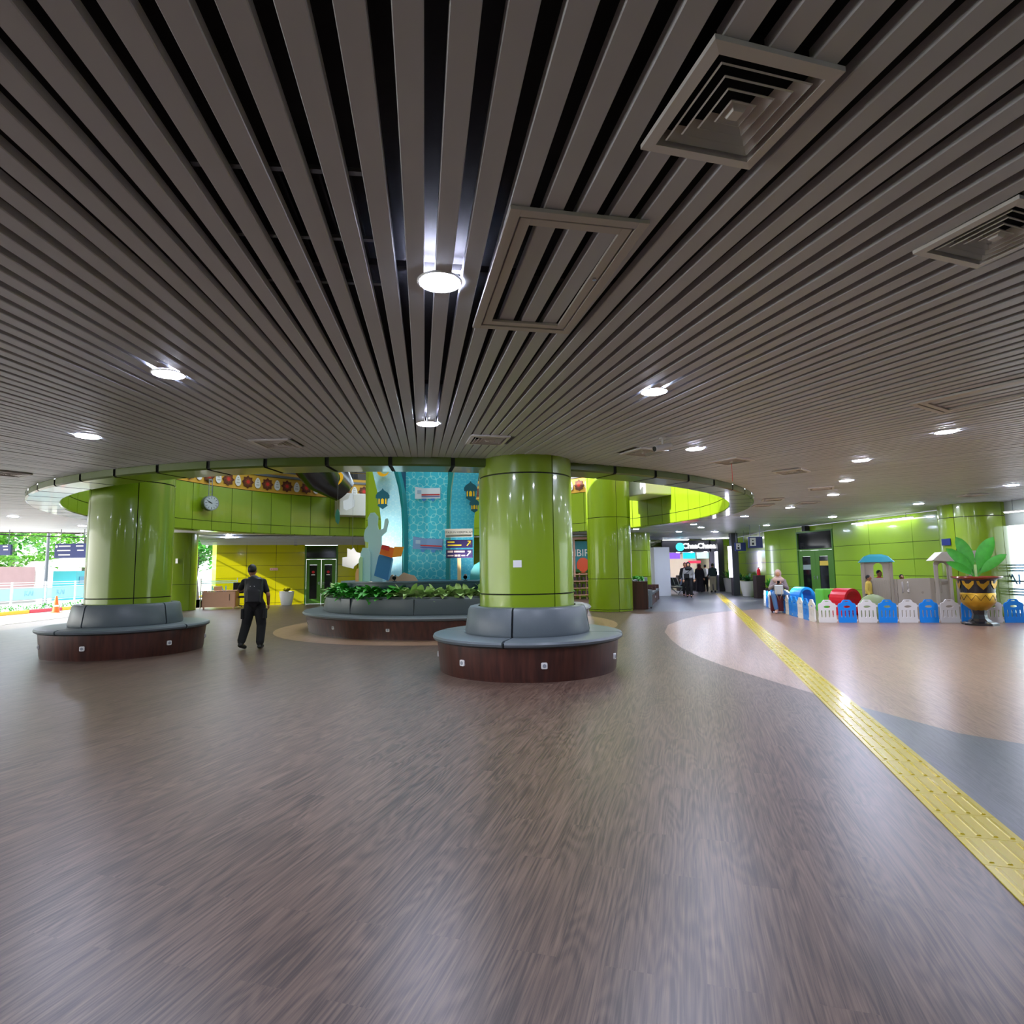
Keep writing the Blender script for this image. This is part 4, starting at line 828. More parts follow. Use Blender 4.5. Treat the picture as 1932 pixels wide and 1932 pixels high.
esc = thing('escalator_casing', 'large steel clad slanting casing rising behind the parapet', 'escalator', (0, 0, 0))
p0 = hit_ring(646, RI-1.5)+Vector((0, 0, 5.05)); p1 = hit_ring(530, RI-1.3)+Vector((0, 0, 7.6)); MB().tube([p0+(p0-p1)*.02, p0+(p1-p0)*.3+Vector((0, 0, -.15)), p1], [.55, .95, 1.0], 28).build('steel_cladding', STEELD, esc, smooth=True)
rl = thing('upper_railing', 'grey metal railing along the upper floor edge', 'railing', (C.x, C.y, 5.8)); m_ = MB()
for z in (.35, .7, 1.0): m_.lathe([(RI+.5, z), (RI+.53, z+.02), (RI+.5, z+.04), (RI+.47, z+.02), (RI+.5, z)], (0, 0, 0), 64, -.3, PI+.3)
m_.build('rails', STEEL, rl); m_ = MB()
for k in range(26): a = -.3+k*(PI+.6)/25; m_.tube([((RI+.5)*cos(a), (RI+.5)*sin(a), 0), ((RI+.5)*cos(a), (RI+.5)*sin(a), 1.04)], .03, 8)
m_.build('posts', STEEL, rl)

# ------------------------------------------------------------------ left side: desk, pot, glass, outdoors
t = thing('office_desk', 'light wood desk with a side return by the left glazing', 'desk', at(412, 1149), .23); DW = M('desk beech', '#c9997c', .45, noise_amt=.05, nscale=6); DW2 = M('desk brown', '#9a5c3a', .45)
MB().box((0, 0, .42), (1.32, .03, .68)).build('modesty_panel', DW, t); MB().box((.68, .33, .42), (.03, .68, .68)).build('side_panel', DW2, t); MB().box((-.66, .33, .42), (.03, .68, .68)).build('side_panel', DW2, t); MB().box((0, .33, .785), (1.42, .74, .03)).build('desk_top', DW, t, bevel=.006)
MB().box((.44, -.018, .5), (.02, .006, .28)).build('groove', SEAM, t)
for x in (-.6, .6): MB().box((x, 0, .04), (.06, .05, .08)).build('foot', DW, t)
t = thing('box', 'small cardboard box on the desk top', 'box', at(412, 1149)+Vector((-.2, .3, .80)), .3); MB().box((0, 0, .09), (.3, .22, .18)).build('carton', M('carton', '#caa27a', .7), t)
t = thing('office_chair', 'black office chair behind the desk', 'chair', aty(453, 26.75), .6); MB().box((0, 0, .48), (.48, .46, .09)).build('seat', BLACK, t, bevel=.03); MB().box((0, .22, .88), (.46, .07, .5)).build('backrest', BLACK, t, bevel=.03); MB().tube([(0, 0, .1), (0, 0, .46)], .03, 8).build('gas_lift', GREYM, t)
for k in range(5): MB().bar((0, 0, .1), (.28*cos(k*1.257), .28*sin(k*1.257), .05), .035).build('leg', BLACK, t)
def pot(label, v, r, h, m, leafm, n=16, L=.45, wl_=.10, up=1.1, white=True, cat='potted plant'):
    t = thing('potted_plant', label, cat, v)
    MB().lathe([(0, 0), (r*.62, 0), (r*.72, .03), (r*.98, h*.72), (r, h-.03), (r*1.02, h), (r*.9, h), (r*.88, h-.05)], n=28).build('pot', m, t, smooth=True); MB().lathe([(0, h-.06), (r*.89, h-.06)], n=20).build('soil', SOIL, t)
    m_ = MB()
    for k in range(n): a = random.uniform(0, 6.28); leaf(m_, (0, 0, h-.06), a, L*random.uniform(.7, 1.1), wl_, random.uniform(up-.5, min(up+.35, 1.5)), .1)
    m_.build('foliage', leafm, t); return t
pot('white pot with a yellow green leafy plant beside the left double door', at(550, 1140)+Vector((.1, -.9, 0)), .33, .66, WHITE, M('yellow leaf', '#b9b02a', .5), 9, .42, .2, 1.1)
gp = thing('glass_partition', 'low glass partition with blue lettering behind the desk', 'glass partition', (-14.0, 26.75, 0), .42)
MB().box((.55, 0, .72), (1.5, .015, 1.15)).build('glass_pane', GLASS, gp); f = MB()
for z in (.35, .5, 1.12, 1.2): f.box((.55, -.012, z), (1.48, .004, .035))
f.build('film_stripe', M('frost film', '#9ccbe6', .4), gp); text_mb('KAI', .42, M('kai film blue', '#5a9fd4', .4), 'lettering', gp, (.55, -.012, .82)); f = MB()
for x in (-.2, 1.3): f.tube([(x, 0, 0), (x, 0, 1.34)], .02, 8)
f.build('post', STEEL, gp)
# small things on walls
def plate(name, label, cat, c, rz, w, h, m, d=.02, bev=.004):
    t = thing(name, label, cat, c, rz); MB().box((0, 0, 0), (w, d, h)).build('plate', m, t, bevel=bev); return t
rzl = math.atan2(WD.y, WD.x); nL = Vector((WD.y, -WD.x, 0))
v = wl(517)+nL*.06; plate('switch_plate', 'pink three button plate on the yellow green wall', 'switch', v+Vector((0, 0, 1.72)), rzl, .36, .12, M('pink plate', '#e8c0a8', .5))
for k in (-.1, 0, .1): MB().prism([(.02*cos(2*PI*j/10)+k, .02*sin(2*PI*j/10)) for j in range(10)], -.016, -.01).build('button', RED, bpy.data.objects['switch_plate'])
ca = facing(*K2, -10); v = Vector((K2[0]+.768*cos(ca), K2[1]+.768*sin(ca), 1.63)); plate('notice', 'small white notice stuck on the nearest green column', 'notice', v, ca+PI/2, .13, .105, WHITE, .004, 0)
v = aty(333, 24.55); plate('notice', 'white notice on the yellowish column by the desk', 'notice', Vector((v.x, v.y, 2.1)), -.5, .16, .2, WHITE, .01, 0)
t = thing('speaker', 'small black wall speaker left of the left double door', 'speaker', wl(557)+nL*.1+Vector((0, 0, 3.0)), rzl); MB().box((0, 0, 0), (.14, .12, .28)).build('speaker_box', BLACK, t, bevel=.01)
t = thing('speaker', 'small black wall speaker above the right double door', 'speaker', rw(26)+Vector((-.16, 0, 3.17)), PI/2); MB().box((0, 0, 0), (.3, .2, .22)).build('speaker_box', BLACK, t, bevel=.01)
ca = facing(13.95, 17.65, -50); v = Vector((13.95+.86*cos(ca), 17.65+.86*sin(ca), 2.18)); t = plate('small_sign', 'small navy sign on the broad right column', 'sign', v, ca+PI/2, .34, .2, NAVY); 
# outdoors
CONC = M('sunlit concrete', '#c9c6c0', .8, noise_amt=.06, nscale=.6)
struct(MB().box((-60, 20, -.17), (90, 160, .1)).build('ground', CONC)); struct(MB().box((-14.5, 45, -.17), (12, 35, .1)).build('ground', CONC)); struct(MB().box((60, 0, -.17), (90, 160, .1)).build('ground', CONC))
st = MB(); st.bar((-16.95, 23.4, -.06), (-16.55, 19, -.06), .3, .12); st.bar((-16.65, 19, -.06), (-16.75, -9, -.06), .3, .12); struct(st.build('trim_5', M('step stone', '#b4b0a8', .6)))
kb = thing('kerb', 'kerb stones painted red and yellow along the outdoor planting strip', 'kerb', (-21.9, 0, -.12))
for k in range(22): MB().box((0, 8.5+k*1.9, .08), (.22, 1.88, .16)).build('kerb_stone', (M('kerb red', '#b8394a', .6), M('kerb yellow', '#d9a92c', .6))[k % 2], kb, bevel=.02)
hd = thing('hedge', 'low clipped green hedge between the kerb and the metal fence', 'hedge', (-22.8, 0, -.12)); m_ = MB()
for k in range(2600): a = random.uniform(0, 6.28); leaf(m_, (random.uniform(-.5, .5), random.uniform(8, 48), random.uniform(0, .30)), a, .14, .07, random.uniform(.2, 1.3), .02, n=2)
m_.build('foliage', LEAF, hd)
fpn = thing('railing_panel', 'white metal railing panel with pale blue glass along the street', 'railing', (-24, 20, -.12)); m_ = MB()
for y in (0, 2.0): m_.box((0, y, .7), (.05, .05, 1.4))
for z in (.35, .48, 1.12, 1.25, 1.36): m_.box((0, 1, z), (.03, 2, .035))
m_.build('rail_frame', M('rail white', '#cfd3d6', .4, metal=.2), fpn); MB().box((0, 1, .8), (.012, 1.85, .55)).build('blue_pane', M('pale blue pane', '#9fd6e2', .3, alpha=.75), fpn)
text_mb('KAI', .36, M('pane lettering', '#8bbfe8', .5), 'lettering', fpn, (.02, 1, .82), (PI/2, 0, PI/2)); fpn['group'] = 'railing panels along the street'
fpn['label'] = 'white metal railing panel along the street, first from the left'
for k in range(1, 9): dup(fpn, (-24, 20+k*2.03, -.12), None, 'white metal railing panel along the street, %s from the left' % NUM[k])
t = thing('boundary_wall', 'pinkish stone sign wall with a white end post across the street', 'wall', (-30, 28, -.12)); MB().box((0, 0, 1.2), (.4, 17, 2.1)).build('stone_slab', M('pink stone', '#a98786', .7, noise_amt=.1, nscale=2), t); MB().box((0, 8.9, 1.3), (.5, .5, 2.6)).build('end_post', M('post white', '#e9e6e2', .6), t); MB().box((0, 0, .08), (.6, 17, .3)).build('plinth', M('plinth grey', '#9a9690', .8), t)
for z in (1.0, 1.35): MB().box((.21, 3.0, z), (.02, 5, .12)).build('relief_band', M('relief pink', '#c9a79c', .7), t)
cv = thing('canopy', 'white sloping shelter roof above teal kiosks across the street', 'shelter', (-30.5, 42.5, -.12)); MB().add([(-2, -3.2, 2.4), (2, -3.2, 2.2), (2, 5.5, 3.4), (-2, 5.5, 3.6), (-2, -3.2, 2.55), (2, -3.2, 2.35), (2, 5.5, 3.55), (-2, 5.5, 3.75)], [(0, 1, 2, 3), (7, 6, 5, 4), (0, 4, 5, 1), (1, 5, 6, 2), (2, 6, 7, 3), (3, 7, 4, 0)]).build('roof_sheet', M('canopy white', '#eceae6', .6), cv)
for x, y in ((1.6, -2.6), (1.6, 1.4), (1.6, 4.8), (-1.6, -2.6), (-1.6, 4.8)): MB().tube([(x, y, 0), (x, y, 2.5)], .07, 8).build('post', WHITE, cv)
t = thing('kiosk', 'teal and white street kiosk below the sloping shelter', 'kiosk', (-31, 43, -.12)); MB().box((0, 0, 1.0), (1.6, 5, 2.0)).build('kiosk_body', M('kiosk teal', '#48b6c4', .5), t); MB().box((.82, 0, 1.35), (.03, 4.4, .5)).build('kiosk_window', M('kiosk blue', '#2a86a8', .2), t)
v = at(105, 1156, -.12); t = thing('traffic_cone', 'orange traffic cone with a white band outside at the left', 'traffic cone', v); MB().box((0, 0, .015), (.38, .38, .03)).build('cone_foot', M('cone orange', '#f2581c', .5), t); MB().lathe([(.15, .03), (.035, .75), (0, .76)], n=20).build('cone_body', M('cone orange', '#f2581c', .5), t, smooth=True); MB().lathe([(.112, .28), (.086, .42)], n=20).build('cone_band', WHITE, t)
v = at(83, 1146, -.12); t = thing('lamp_post', 'tall dark grey street lamp post behind the kerb', 'post', v); MB().tube([(0, 0, 0), (0, 0, .9), (0, 0, 5.5)], [.10, .09, .06], 12).build('pole', M('post grey', '#5a5f66', .5), t); MB().bar((0, 0, 5.4), (1.2, 0, 5.7), .06).build('arm', M('post grey', '#5a5f66', .5), t); MB().box((1.2, 0, 5.7), (.5, .2, .08)).build('lamp_head', M('post grey', '#5a5f66', .5), t)
def hang_sign(label, px0, px1, py0, py1, Y, lines=True, img=False):
    c0 = aty((px0+px1)/2, Y); w = (px1-px0)*Y/FPX*1.05; H = 1078-.0145*((px0+px1)/2-700); z1 = CAM_H+(H-py0)*Y/FPX; z0 = CAM_H+(H-py1)*Y/FPX; z = (z0+z1)/2
    t = thing('hanging_sign', label, 'sign', (c0.x, c0.y, z)); MB().box((0, 0, 0), (w, .08, z1-z0)).build('sign_board', NAVY, t, bevel=.01)
    m_ = MB()
    for s in (-.35, .35): m_.tube([(s*w, 0, (z1-z0)/2), (s*w, 0, CEIL-z)], .012, 6)
    m_.build('hanger', GREYM, t)
    if lines:
        for k, (x, l) in enumerate(((-.2, .35), (-.22, .4), (-.2, .35), (.25, .22), (.28, .2))): MB().box((x*w, -.043, (.32-.3*(k % 3))*(z1-z0)), (l*w, .004, .05)).build('text_line', WHITE, t)
        MB().prism([(-w*.44+.05*cos(2*PI*j/12), .3*(z1-z0)+.05*sin(2*PI*j/12)) for j in range(12)], -.046, -.04).build('pictogram', WHITE, t)
    return t, w, z1-z0
hang_sign('blue hanging direction sign with white text outside at the left', 104, 164, 1026, 1053, 22.0); hang_sign('blue hanging sign cut by the left edge of the photo', -22, 19, 1028, 1048, 21.8)
for (x0, x1, y0, y1, Y, lb) in ((1389, 1408, 1024, 1040, 29, 'smaller navy hanging sign with a white pictogram, left of the two at the corridor'), (1415, 1440, 1013, 1034, 25, 'larger navy hanging sign with a white pictogram, right of the two at the corridor')):
    t, w, h = hang_sign(lb, x0, x1, y0, y1, Y, False); MB().box((-w*.2, -.043, .02), (w*.42, .005, h*.72)).build('pictogram_field', WHITE, t, bevel=0)
    MB().prism([(-w*.2+.03*cos(2*PI*j/12), .1*h+.03+.03*sin(2*PI*j/12)) for j in range(12)], -.05, -.046).build('pictogram', BLACK, t); MB().box((-w*.2, -.048, -.06), (.1, .004, .1)).build('pictogram', BLACK, t)
def tree_mesh(seed, m):
    random.seed(seed); a = MB(); a.tube([(0, 0, 0), (.1, 0, 1.4), (0, .1, 2.8), (.1, 0, 4.2)], [.2, .15, .12, .06], 8); b = MB()
    cl = [(random.gauss(0, 1.25), random.gauss(0, 1.25), random.uniform(2.2, 5.8)) for _ in range(16)]
    for c in cl:
        for k in range(90):
            p = (c[0]+random.gauss(0, .45), c[1]+random.gauss(0, .45), c[2]+random.gauss(0, .38)); leaf(b, p, random.uniform(0, 6.28), .44, .26, random.uniform(-.4, .9), .05, n=2)
    return a.mesh('trunk', M('bark', '#6b6257', .9)), b.mesh('foliage', m)
TM = [tree_mesh(3, LEAF), tree_mesh(5, M('yellow green leaf', '#6fae35', .5, noise_amt=.3, nscale=3)), tree_mesh(9, M('mid leaf', '#4c8f3a', .5, noise_amt=.3, nscale=3))]  # three leaf tones, one for each tree shape
random.seed(11)
TS = [(-35, 30, 1, 1.0), (-37, 35, 0, 1.1), (-34.5, 38.5, 1, .95), (-38, 42, 2, 1.15), (-34, 46.5, 1, 1.1), (-41, 48, 0, 1.2), (-36, 52, 2, 1.1), (-33, 25.5, 2, 1), (-20.5, 38, 0, 1), (-19, 42, 1, 1.1), (-23.5, 43, 2, 1.1), (-40, 25, 0, 1.1)]
for i, (x, y, k, s) in enumerate(TS):
    t = thing('tree', ('dark green', 'yellow green', 'mid green')[k]+(' leafy tree, %s in the row beyond the street railing' % NUM[i] if x < -30 else ' leafy tree outside the glazing by the desk'), 'tree', (x, y, -.12), random.uniform(0, 6), 'trees beyond the street'+('' if x < -30 else ' by the desk'))
    for nm, me in zip(('trunk', 'foliage'), TM[k]): o = bpy.data.objects.new(nm, me); COL.objects.link(o); o.parent = t
    t.scale = (s, s, s)

# ------------------------------------------------------------------ corridor side
t = thing('partition_box', 'tall plain white partition box at the left of the corridor', 'partition', (7.85, 32.3, 0), .28); MB().box((0, 0, 1.31), (.95, 1.5, 2.62)).build('partition_body', M('partition grey white', '#c9cdd4', .4), t, bevel=.01)
sy = 37.0; xl, xr = aty(1250, sy).x, aty(1342, sy).x
t = thing('shop_front', 'shop with a dark fascia, glowing round logo and white name at the corridor end', 'shop', ((xl+xr)/2, sy, 0)); w = xr-xl
MB().box((0, 0, 2.84), (w, .2, .72)).build('fascia', M('fascia charcoal', '#34353c', .4), t)
MB().box((0, 3.0, 1.2), (w, .1, 2.5)).build('back_wall', M('shop cream', '#d8c8a4', .6), t); MB().box((0, 1.6, 2.52), (w, 3.0, .04)).build('shop_ceiling', WHITE, t); MB().box((-w/2+.06, 1.5, 1.25), (.12, 3, 2.5)).build('side_wall', M('shop side pink', '#c9ada2', .6), t); MB().box((w/2+.35, 0, 1.6), (.9, .2, 3.1)).build('side_pier', M('pier grey', '#4d4f55', .5), t)
MB().prism([(.26*cos(2*PI*j/24)-.42, .26*sin(2*PI*j/24)+2.80) for j in range(24)], -.16, -.10).build('logo_disc', M('logo cyan', '#2fd0e6', .4, emit='#35d6ee', es=.8), t); text_mb('ChaaChaaa', .46, M('white sign light', '#ffffff', .4, emit='#ffffff', es=.9), 'lettering', t, (.78, -.13, 2.84), bold=.012, depth=.02)
for x, c, ww in ((-.68, '#7d52c8', .72), (.26, '#22b7e8', .78), (1.12, '#a9d3d6', .74)): MB().box((x, .3, 2.25), (ww, .05, .38)).build('menu_screen', M('screen'+c, c, .3, emit=c, es=.6), t)
MB().box((.55, 1.2, .5), (1.7, .6, 1.0)).build('counter', M('counter black', '#17161a', .4), t); MB().box((.75, .85, 1.85), (.8, .05, .16)).build('red_sign', M('sign red light', '#d8263c', .4, emit='#e02840', es=.5), t); MB().box((.45, 1.6, 1.55), (.38, .06, .55)).build('pink_screen', M('screen pink', '#e83a78', .4, emit='#f04080', es=.6), t)
m_ = MB()
for k in range(4): m_.box((-1.15+k*.9, 1.0, 2.48), (.14, .14, .03))
m_.build('spot_lamp', LAMP, t); MB().box((-1.1, 2.7, 1.0), (.5, .3, 1.6)).build('shelf_unit', DW, t)
for i, (px, Y, y0, y1, lb) in enumerate(((1386, 31.0, 1032, 1090, 'tall dark post with a glowing vertical lamp, nearer of two in the corridor'), (1359, 36.2, 1042, 1085, 'tall dark post with a glowing vertical lamp, farther of two in the corridor'))):
    c = aty(px, Y); t = thing('light_post', lb, 'post', c); MB().box((0, 0, 1.65), (.34, .34, 3.28)).build('post_body', M('post charcoal', '#34343c', .35), t, bevel=.01); z1 = CAM_H+(1069-y0)*Y/FPX; z0 = CAM_H-(y1-1069)*Y/FPX
    MB().tube([(-.26, -.1, z0), (-.26, -.1, z1)], .085, 14).build('vertical_lamp', M('tube lilac', '#ffffff', .4, emit='#e4e0ff', es=4.5), t); MB().box((-.2, -.1, z0+.1), (.12, .05, .04)).build('lamp_clip', GREYM, t); MB().box((-.2, -.1, z1-.1), (.12, .05, .04)).build('lamp_clip', GREYM, t)
WP = M('pot white grey', '#b9b8b2', .5)
pot('large grey white pot with a dark leafy plant, nearest in the corridor', at(1412, 1126), .36, .78, WP, LEAFD, 30, .55, .14, 1.0); pot('pale yellow pot with a leafy plant behind the light post', aty(1396, 32.9), .26, .75, M('pot cream', '#c9c48a', .5), LEAFD, 24, .55, .13, 1.0); pot('grey white pot with a spreading plant between the light posts', aty(1376, 34.5), .36, .85, WP, LEAF, 34, .7, .13, .9)
pot('leafy green plant in a dark pot by the extinguisher stand', aty(1452, 27.5), .25, .5, M('pot dark', '#3a3432', .5), LEAF, 26, .6, .12, 1.0)
v = at(1434, 1129); t = thing('extinguisher_stand', 'dark brown cabinet stand beside the right corridor wall', 'stand', v); MB().box((0, 0, .55), (.42, .42, 1.10)).build('stand_body', M('stand brown', '#2f2322', .45), t, bevel=.01)
t = thing('fire_extinguisher', 'red fire extinguisher standing on the dark brown stand', 'fire extinguisher', v+Vector((0, 0, 1.10))); MB().lathe([(0, 0), (.075, 0), (.08, .02), (.08, .26), (.03, .32), (.02, .35)], n=18).build('cylinder', RED, t, smooth=True); MB().bar((-.02, 0, .36), (.08, 0, .38), .025).build('valve_lever', BLACK, t)
# long sofa bench past the third column, suitcase, planter
sb = thing('sofa_bench', 'long dark wood bench with grey seats beyond the third column', 'bench', (4.62, 22.0, 0), -math.atan2(2.05, 6.6)); BW2 = BENCHW
for k, y in enumerate((0, 2.3, 4.6, 6.9)): MB().box((.1, y, .36 if k else .52), (.62, .08, .72 if k else 1.04)).build('side_panel', BW2, sb, bevel=.01)
for y in (1.15, 3.45, 5.75): MB().box((.14, y, .21), (.5, 2.18, .42)).build('bench_base', BW2, sb); MB().box((.15, y, .48), (.55, 2.18, .11)).build('seat_cushion', LEATHER, sb, bevel=.02); MB().box((-.17, y, .8), (.12, 2.18, .55)).build('back_cushion', LEATHER, sb, bevel=.02)
for y in (1.5, 4.3): o = socket(sb, 0, .405, .25); o.location = (0, y, 0)
t = thing('planter_box', 'grey planter box with ferny green plants behind the long bench', 'planter', aty(1199, 24.5)+Vector((0, 0, 0))); MB().box((0, 0, .5), (.5, 2.0, 1.0)).build('planter_body', LEATHERD, t); m_ = MB()
for k in range(90): leaf(m_, (random.uniform(-.2, .2), random.uniform(-.9, .9), .98), random.uniform(0, 6.28), .36, .09, random.uniform(.4, 1.3), .12, n=3)
m_.build('foliage', LEAF, t)
def suitcase(label, v, rz, w, d, h, m, handle=True):
    t = thing('suitcase', label, 'suitcase', v, rz); MB().box((0, 0, h/2+.05), (w, d, h)).build('shell', m, t, bevel=.035, seg=3); r = MB()
    for k in range(-3, 4): r.box((k*w/8, -d/2-.004, h/2+.05), (w/26, .012, h*.86))
    r.build('shell_ribs', m, t)
    for x in (-1, 1):
        for y in (-1, 1): MB().tube([(x*(w/2-.05)-.012, y*(d/2-.04), .028), (x*(w/2-.05)+.012, y*(d/2-.04), .028)], .028, 10).build('wheel', BLACK, t)
    if handle:
        b = MB(); b.tube([(-.1, d/2-.05, h), (-.1, d/2-.05, h+.4), (.1, d/2-.05, h+.4), (.1, d/2-.05, h)], .012, 8); b.build('telescopic_handle', CHROME, t)
    return t
suitcase('silver suitcase with its handle pulled up beside the long bench', at(1219, 1148), .3, .42, .27, .66, M('suitcase grey', '#7a858c', .3, metal=.3))
mc = suitcase('maroon suitcase the woman in the beige headscarf sits on', at(1478, 1157)+Vector((.05, .28, 0)), -.35, .62, .36, .52, M('suitcase maroon', '#5b1620', .4), False)
# waiting seats and shops beside partition
t = thing('waiting_seats', 'row of perforated grey metal waiting seats beside the white partition', 'seats', (9.35, 32.6, 0), .1)
for k in range(3): m_ = MB(); m_.box((0, k*.62, .44), (.46, .54, .03)); m_.box((-.30, k*.62, .72), (.04, .54, .5), ry=-.3); m_.build('seat_shell', STEEL, t, bevel=.01)
for y in (-.2, 1.5): m_ = MB(); m_.bar((-.05, y, .38), (-.3, y, .03), .05); m_.bar((-.05, y, .38), (.32, y, .03), .05); m_.bar((-.4, y, .55), (.2, y, .4), .04); m_.build('leg', STEEL, t)
MB().bar((-.05, -.25, .39), (-.05, 1.55, .39), .06).build('beam', STEEL, t)
# banner wall and shelf rack between the nearest and the third column
v = aty(1091, 30.4); t = thing('banner', 'tall teal and orange banner with large white letters behind the nearest column', 'banner', (v.x, v.y, 1.35)); BT = M('banner teal', '#2c7f80', .6)
MB().box((0, 0, .8), (2.2, .05, 1.6)).build('banner_sheet', BT, t); text_mb('GAMBIR', .52, M('banner cream', '#e6e2cf', .6), 'lettering', t, (-.28, -.03, .98), sx=.95); MB().ell((.25, -.03, .35), (.34, .02, .40), mi=0).build('orange_shape', M('banner orange', '#d8562c', .6), t); MB().box((0, -.03, .08), (2.2, .02, .16)).build('leaf_band', LEAFD, t); fr = MB()
for x in (-1.1, -.2, .6, 1.1): fr.box((x, -.05, .2), (.09, .09, 3.1))
fr.box((0, -.05, 1.75), (2.3, .1, .12)); fr.build('wood_frame', DW, t)
t = thing('shelf_rack', 'wooden shelf rack with small goods below the banner', 'rack', (v.x, v.y-.45, 0)); fr = MB()
for x in (-1.0, -.35, .0, .35, 1.0): fr.box((x, 0, .65), (.05, .05, 1.3))
for z in (.2, .55, .9, 1.25): fr.box((0, 0, z), (2.05, .3, .04))
fr.build('rack_frame', DW, t); fr = MB()
for z in (.22, .57, .92):
    for k in range(9): fr.box((-.9+k*.22, 0, z+.1), (.13, .2, .17))
fr.build('goods', M('goods dark', '#3a2a26', .6), t)['kind'] = 'stuff'

# ------------------------------------------------------------------ people
def remesh(mb, name, m, parent, vox, it=3):
    me = mb.mesh('tmp', m); o = bpy.data.objects.new('tmp', me); COL.objects.link(o)
    r = o.modifiers.new('r', 'REMESH'); r.mode = 'VOXEL'; r.voxel_size = vox; s = o.modifiers.new('s', 'SMOOTH'); s.factor = .5; s.iterations = it
    dg = bpy.context.evaluated_depsgraph_get(); nm = bpy.data.meshes.new_from_object(o.evaluated_get(dg)); bpy.data.objects.remove(o)
    nm.name = name; nm.materials.clear(); nm.materials.append(m); nm.polygons.foreach_set('use_smooth', [True]*len(nm.polygons))
    q = bpy.data.objects.new(name, nm); COL.objects.link(q); q.parent = parent; return q
def hand(mb, w, d, n, curl=.5, s=1.0):
    """palm and five fingers from wrist w along d; n is the back of the hand"""
    w = Vector(w); d = Vector(d).normalized(); n = Vector(n); n = (n-d*n.dot(d)).normalized(); a = d.cross(n)
    mt = Matrix((a, d, n)).transposed(); mb.ell(w+d*.05*s, (.042*s, .055*s, .018*s), 12, 8, mt=mt)
    for k, L in enumerate((.062, .076, .082, .072)):
        b = w+d*.085*s+a*(k-1.5)*.021*s; e = b+(d*cos(curl)-n*sin(curl))*L*.55*s; f = e+(d*cos(curl*2.2)-n*sin(curl*2.2))*L*.5*s; mb.cap(b, e, .0105*s, .0095*s, 8); mb.cap(e, f, .0095*s, .008*s, 8)
    b = w+d*.03*s-a*.035*s; e = b+(d*.7-a*.6-n*.3)*.045*s; mb.cap(b, e, .013*s, .0115*s, 8); mb.cap(e, e+(d*.9-a*.1-n*.4)*.035*s, .0115*s, .009*s, 8)
def person(label, loc, rz, J, top, bot, shoe, skin, vox=.014, s=1.0, hair=HAIR, hijab=None, long_=False, fat=1.0, sleeve=1.0, curl=.6, extra=None):
    """J: joints in metres, the figure faces -y"""
    t = thing('person', label, 'person', loc, rz); t.scale = (s, s, s); V = {k: Vector(v) for k, v in J.items()}; b = MB(); H = V['head']
    b.ell(H, (.078, .098, .118), 18, 12); b.ell(H+Vector((0, -.02, -.06)), (.058, .07, .06), 14, 9); b.cap(V['neck'], H+Vector((0, .01, -.05)), .055, .05)
    b.ell(H+Vector((0, -.098, -.012)), (.014, .022, .026), 10, 7); b.ell(H+Vector((0, -.088, -.062)), (.026, .014, .009), 10, 6); b.ell(H+Vector((0, -.09, .028)), (.05, .014, .01), 10, 6)
    for x in (-1, 1): b.ell(H+Vector((x*.079, .005, -.01)), (.012, .02, .032), 8, 6)
    b.ell((V['neck']*.55+V['pelvis']*.45), (.145, .10, .26)); b.cap(V['shL'], V['shR'], .065, .065); b.ell(V['pelvis'], (.155, .115, .13)); b.cap(V['neck']-Vector((0, 0, .05)), V['pelvis'], .1, .11)
    for q in 'LR':
        b.cap(V['sh'+q], V['el'+q], .052, .042); b.cap(V['el'+q], V['wr'+q], .041, .028); hand(b, V['wr'+q], V['wr'+q]-V['el'+q] if ('hd'+q) not in V else V['hd'+q], V.get('hn'+q, Vector((0, -1, .2))), curl)
        b.cap(V['hp'+q], V['kn'+q], .085, .058); b.cap(V['kn'+q], V['an'+q], .056, .038); b.cap(V['an'+q], V['to'+q], .036, .03)
    remesh(b, 'body', skin, t, vox*.62, 2)
    e = MB()
    for x in (-1, 1): e.ell(H+Vector((x*.03, -.094, .012)), (.012, .007, .007), 8, 6)
    e.build('eyes', HAIR, t, smooth=True)
    c = MB(); c.ell(V['neck']*.5+V['pelvis']*.5+Vector((0, 0, .02)), (.175, .128, .29)); c.cap(V['shL'], V['shR'], .082, .082); c.ell(V['pelvis']+Vector((0, 0, .04)), (.175, .135, .15)); c.cap(V['neck']-Vector((0, 0, .06)), V['pelvis'], .12, .13)
    for q in 'LR':
        c.cap(V['sh'+q], V['el'+q]*sleeve+V['sh'+q]*(1-sleeve), .074, .062)
        if sleeve >= 1: c.cap(V['el'+q], V['wr'+q]*.94+V['el'+q]*.06, .06, .046)
    if long_: c.tube([V['pelvis']+Vector((0, 0, .1)), V['pelvis']*.4+Vector((0, 0, .02)), (0, 0, .03)] if False else [V['pelvis']+Vector((0, 0, .1)), Vector((V['pelvis'].x, V['pelvis'].y, .5)), Vector((V['pelvis'].x, V['pelvis'].y, .05))], [.17, .2, .25], 18)
    remesh(c, 'dress' if long_ else 'shirt', top, t, vox)
    if not long_:
        c = MB(); c.ell(V['pelvis']-Vector((0, 0, .03)), (.182, .14, .14))
        for q in 'LR': c.cap(V['hp'+q], V['kn'+q], .105*fat, .082*fat); c.cap(V['kn'+q], V['an'+q]*.9+V['kn'+q]*.1, .08*fat, .068*fat)
        remesh(c, 'trousers', bot, t, vox)
    for q in 'LR':
        c = MB(); an, to = V['an'+q], V['to'+q]; d = (to-an); c.cap(an+Vector((0, 0, .03)), an-Vector((0, 0, .03)), .056, .052); hl = an-d*.22; c.cap(Vector((hl.x, hl.y, min(hl.z, an.z-.045))), to, .046, .042)
        remesh(c, 'shoe', shoe, t, vox*.8)
    c = MB()
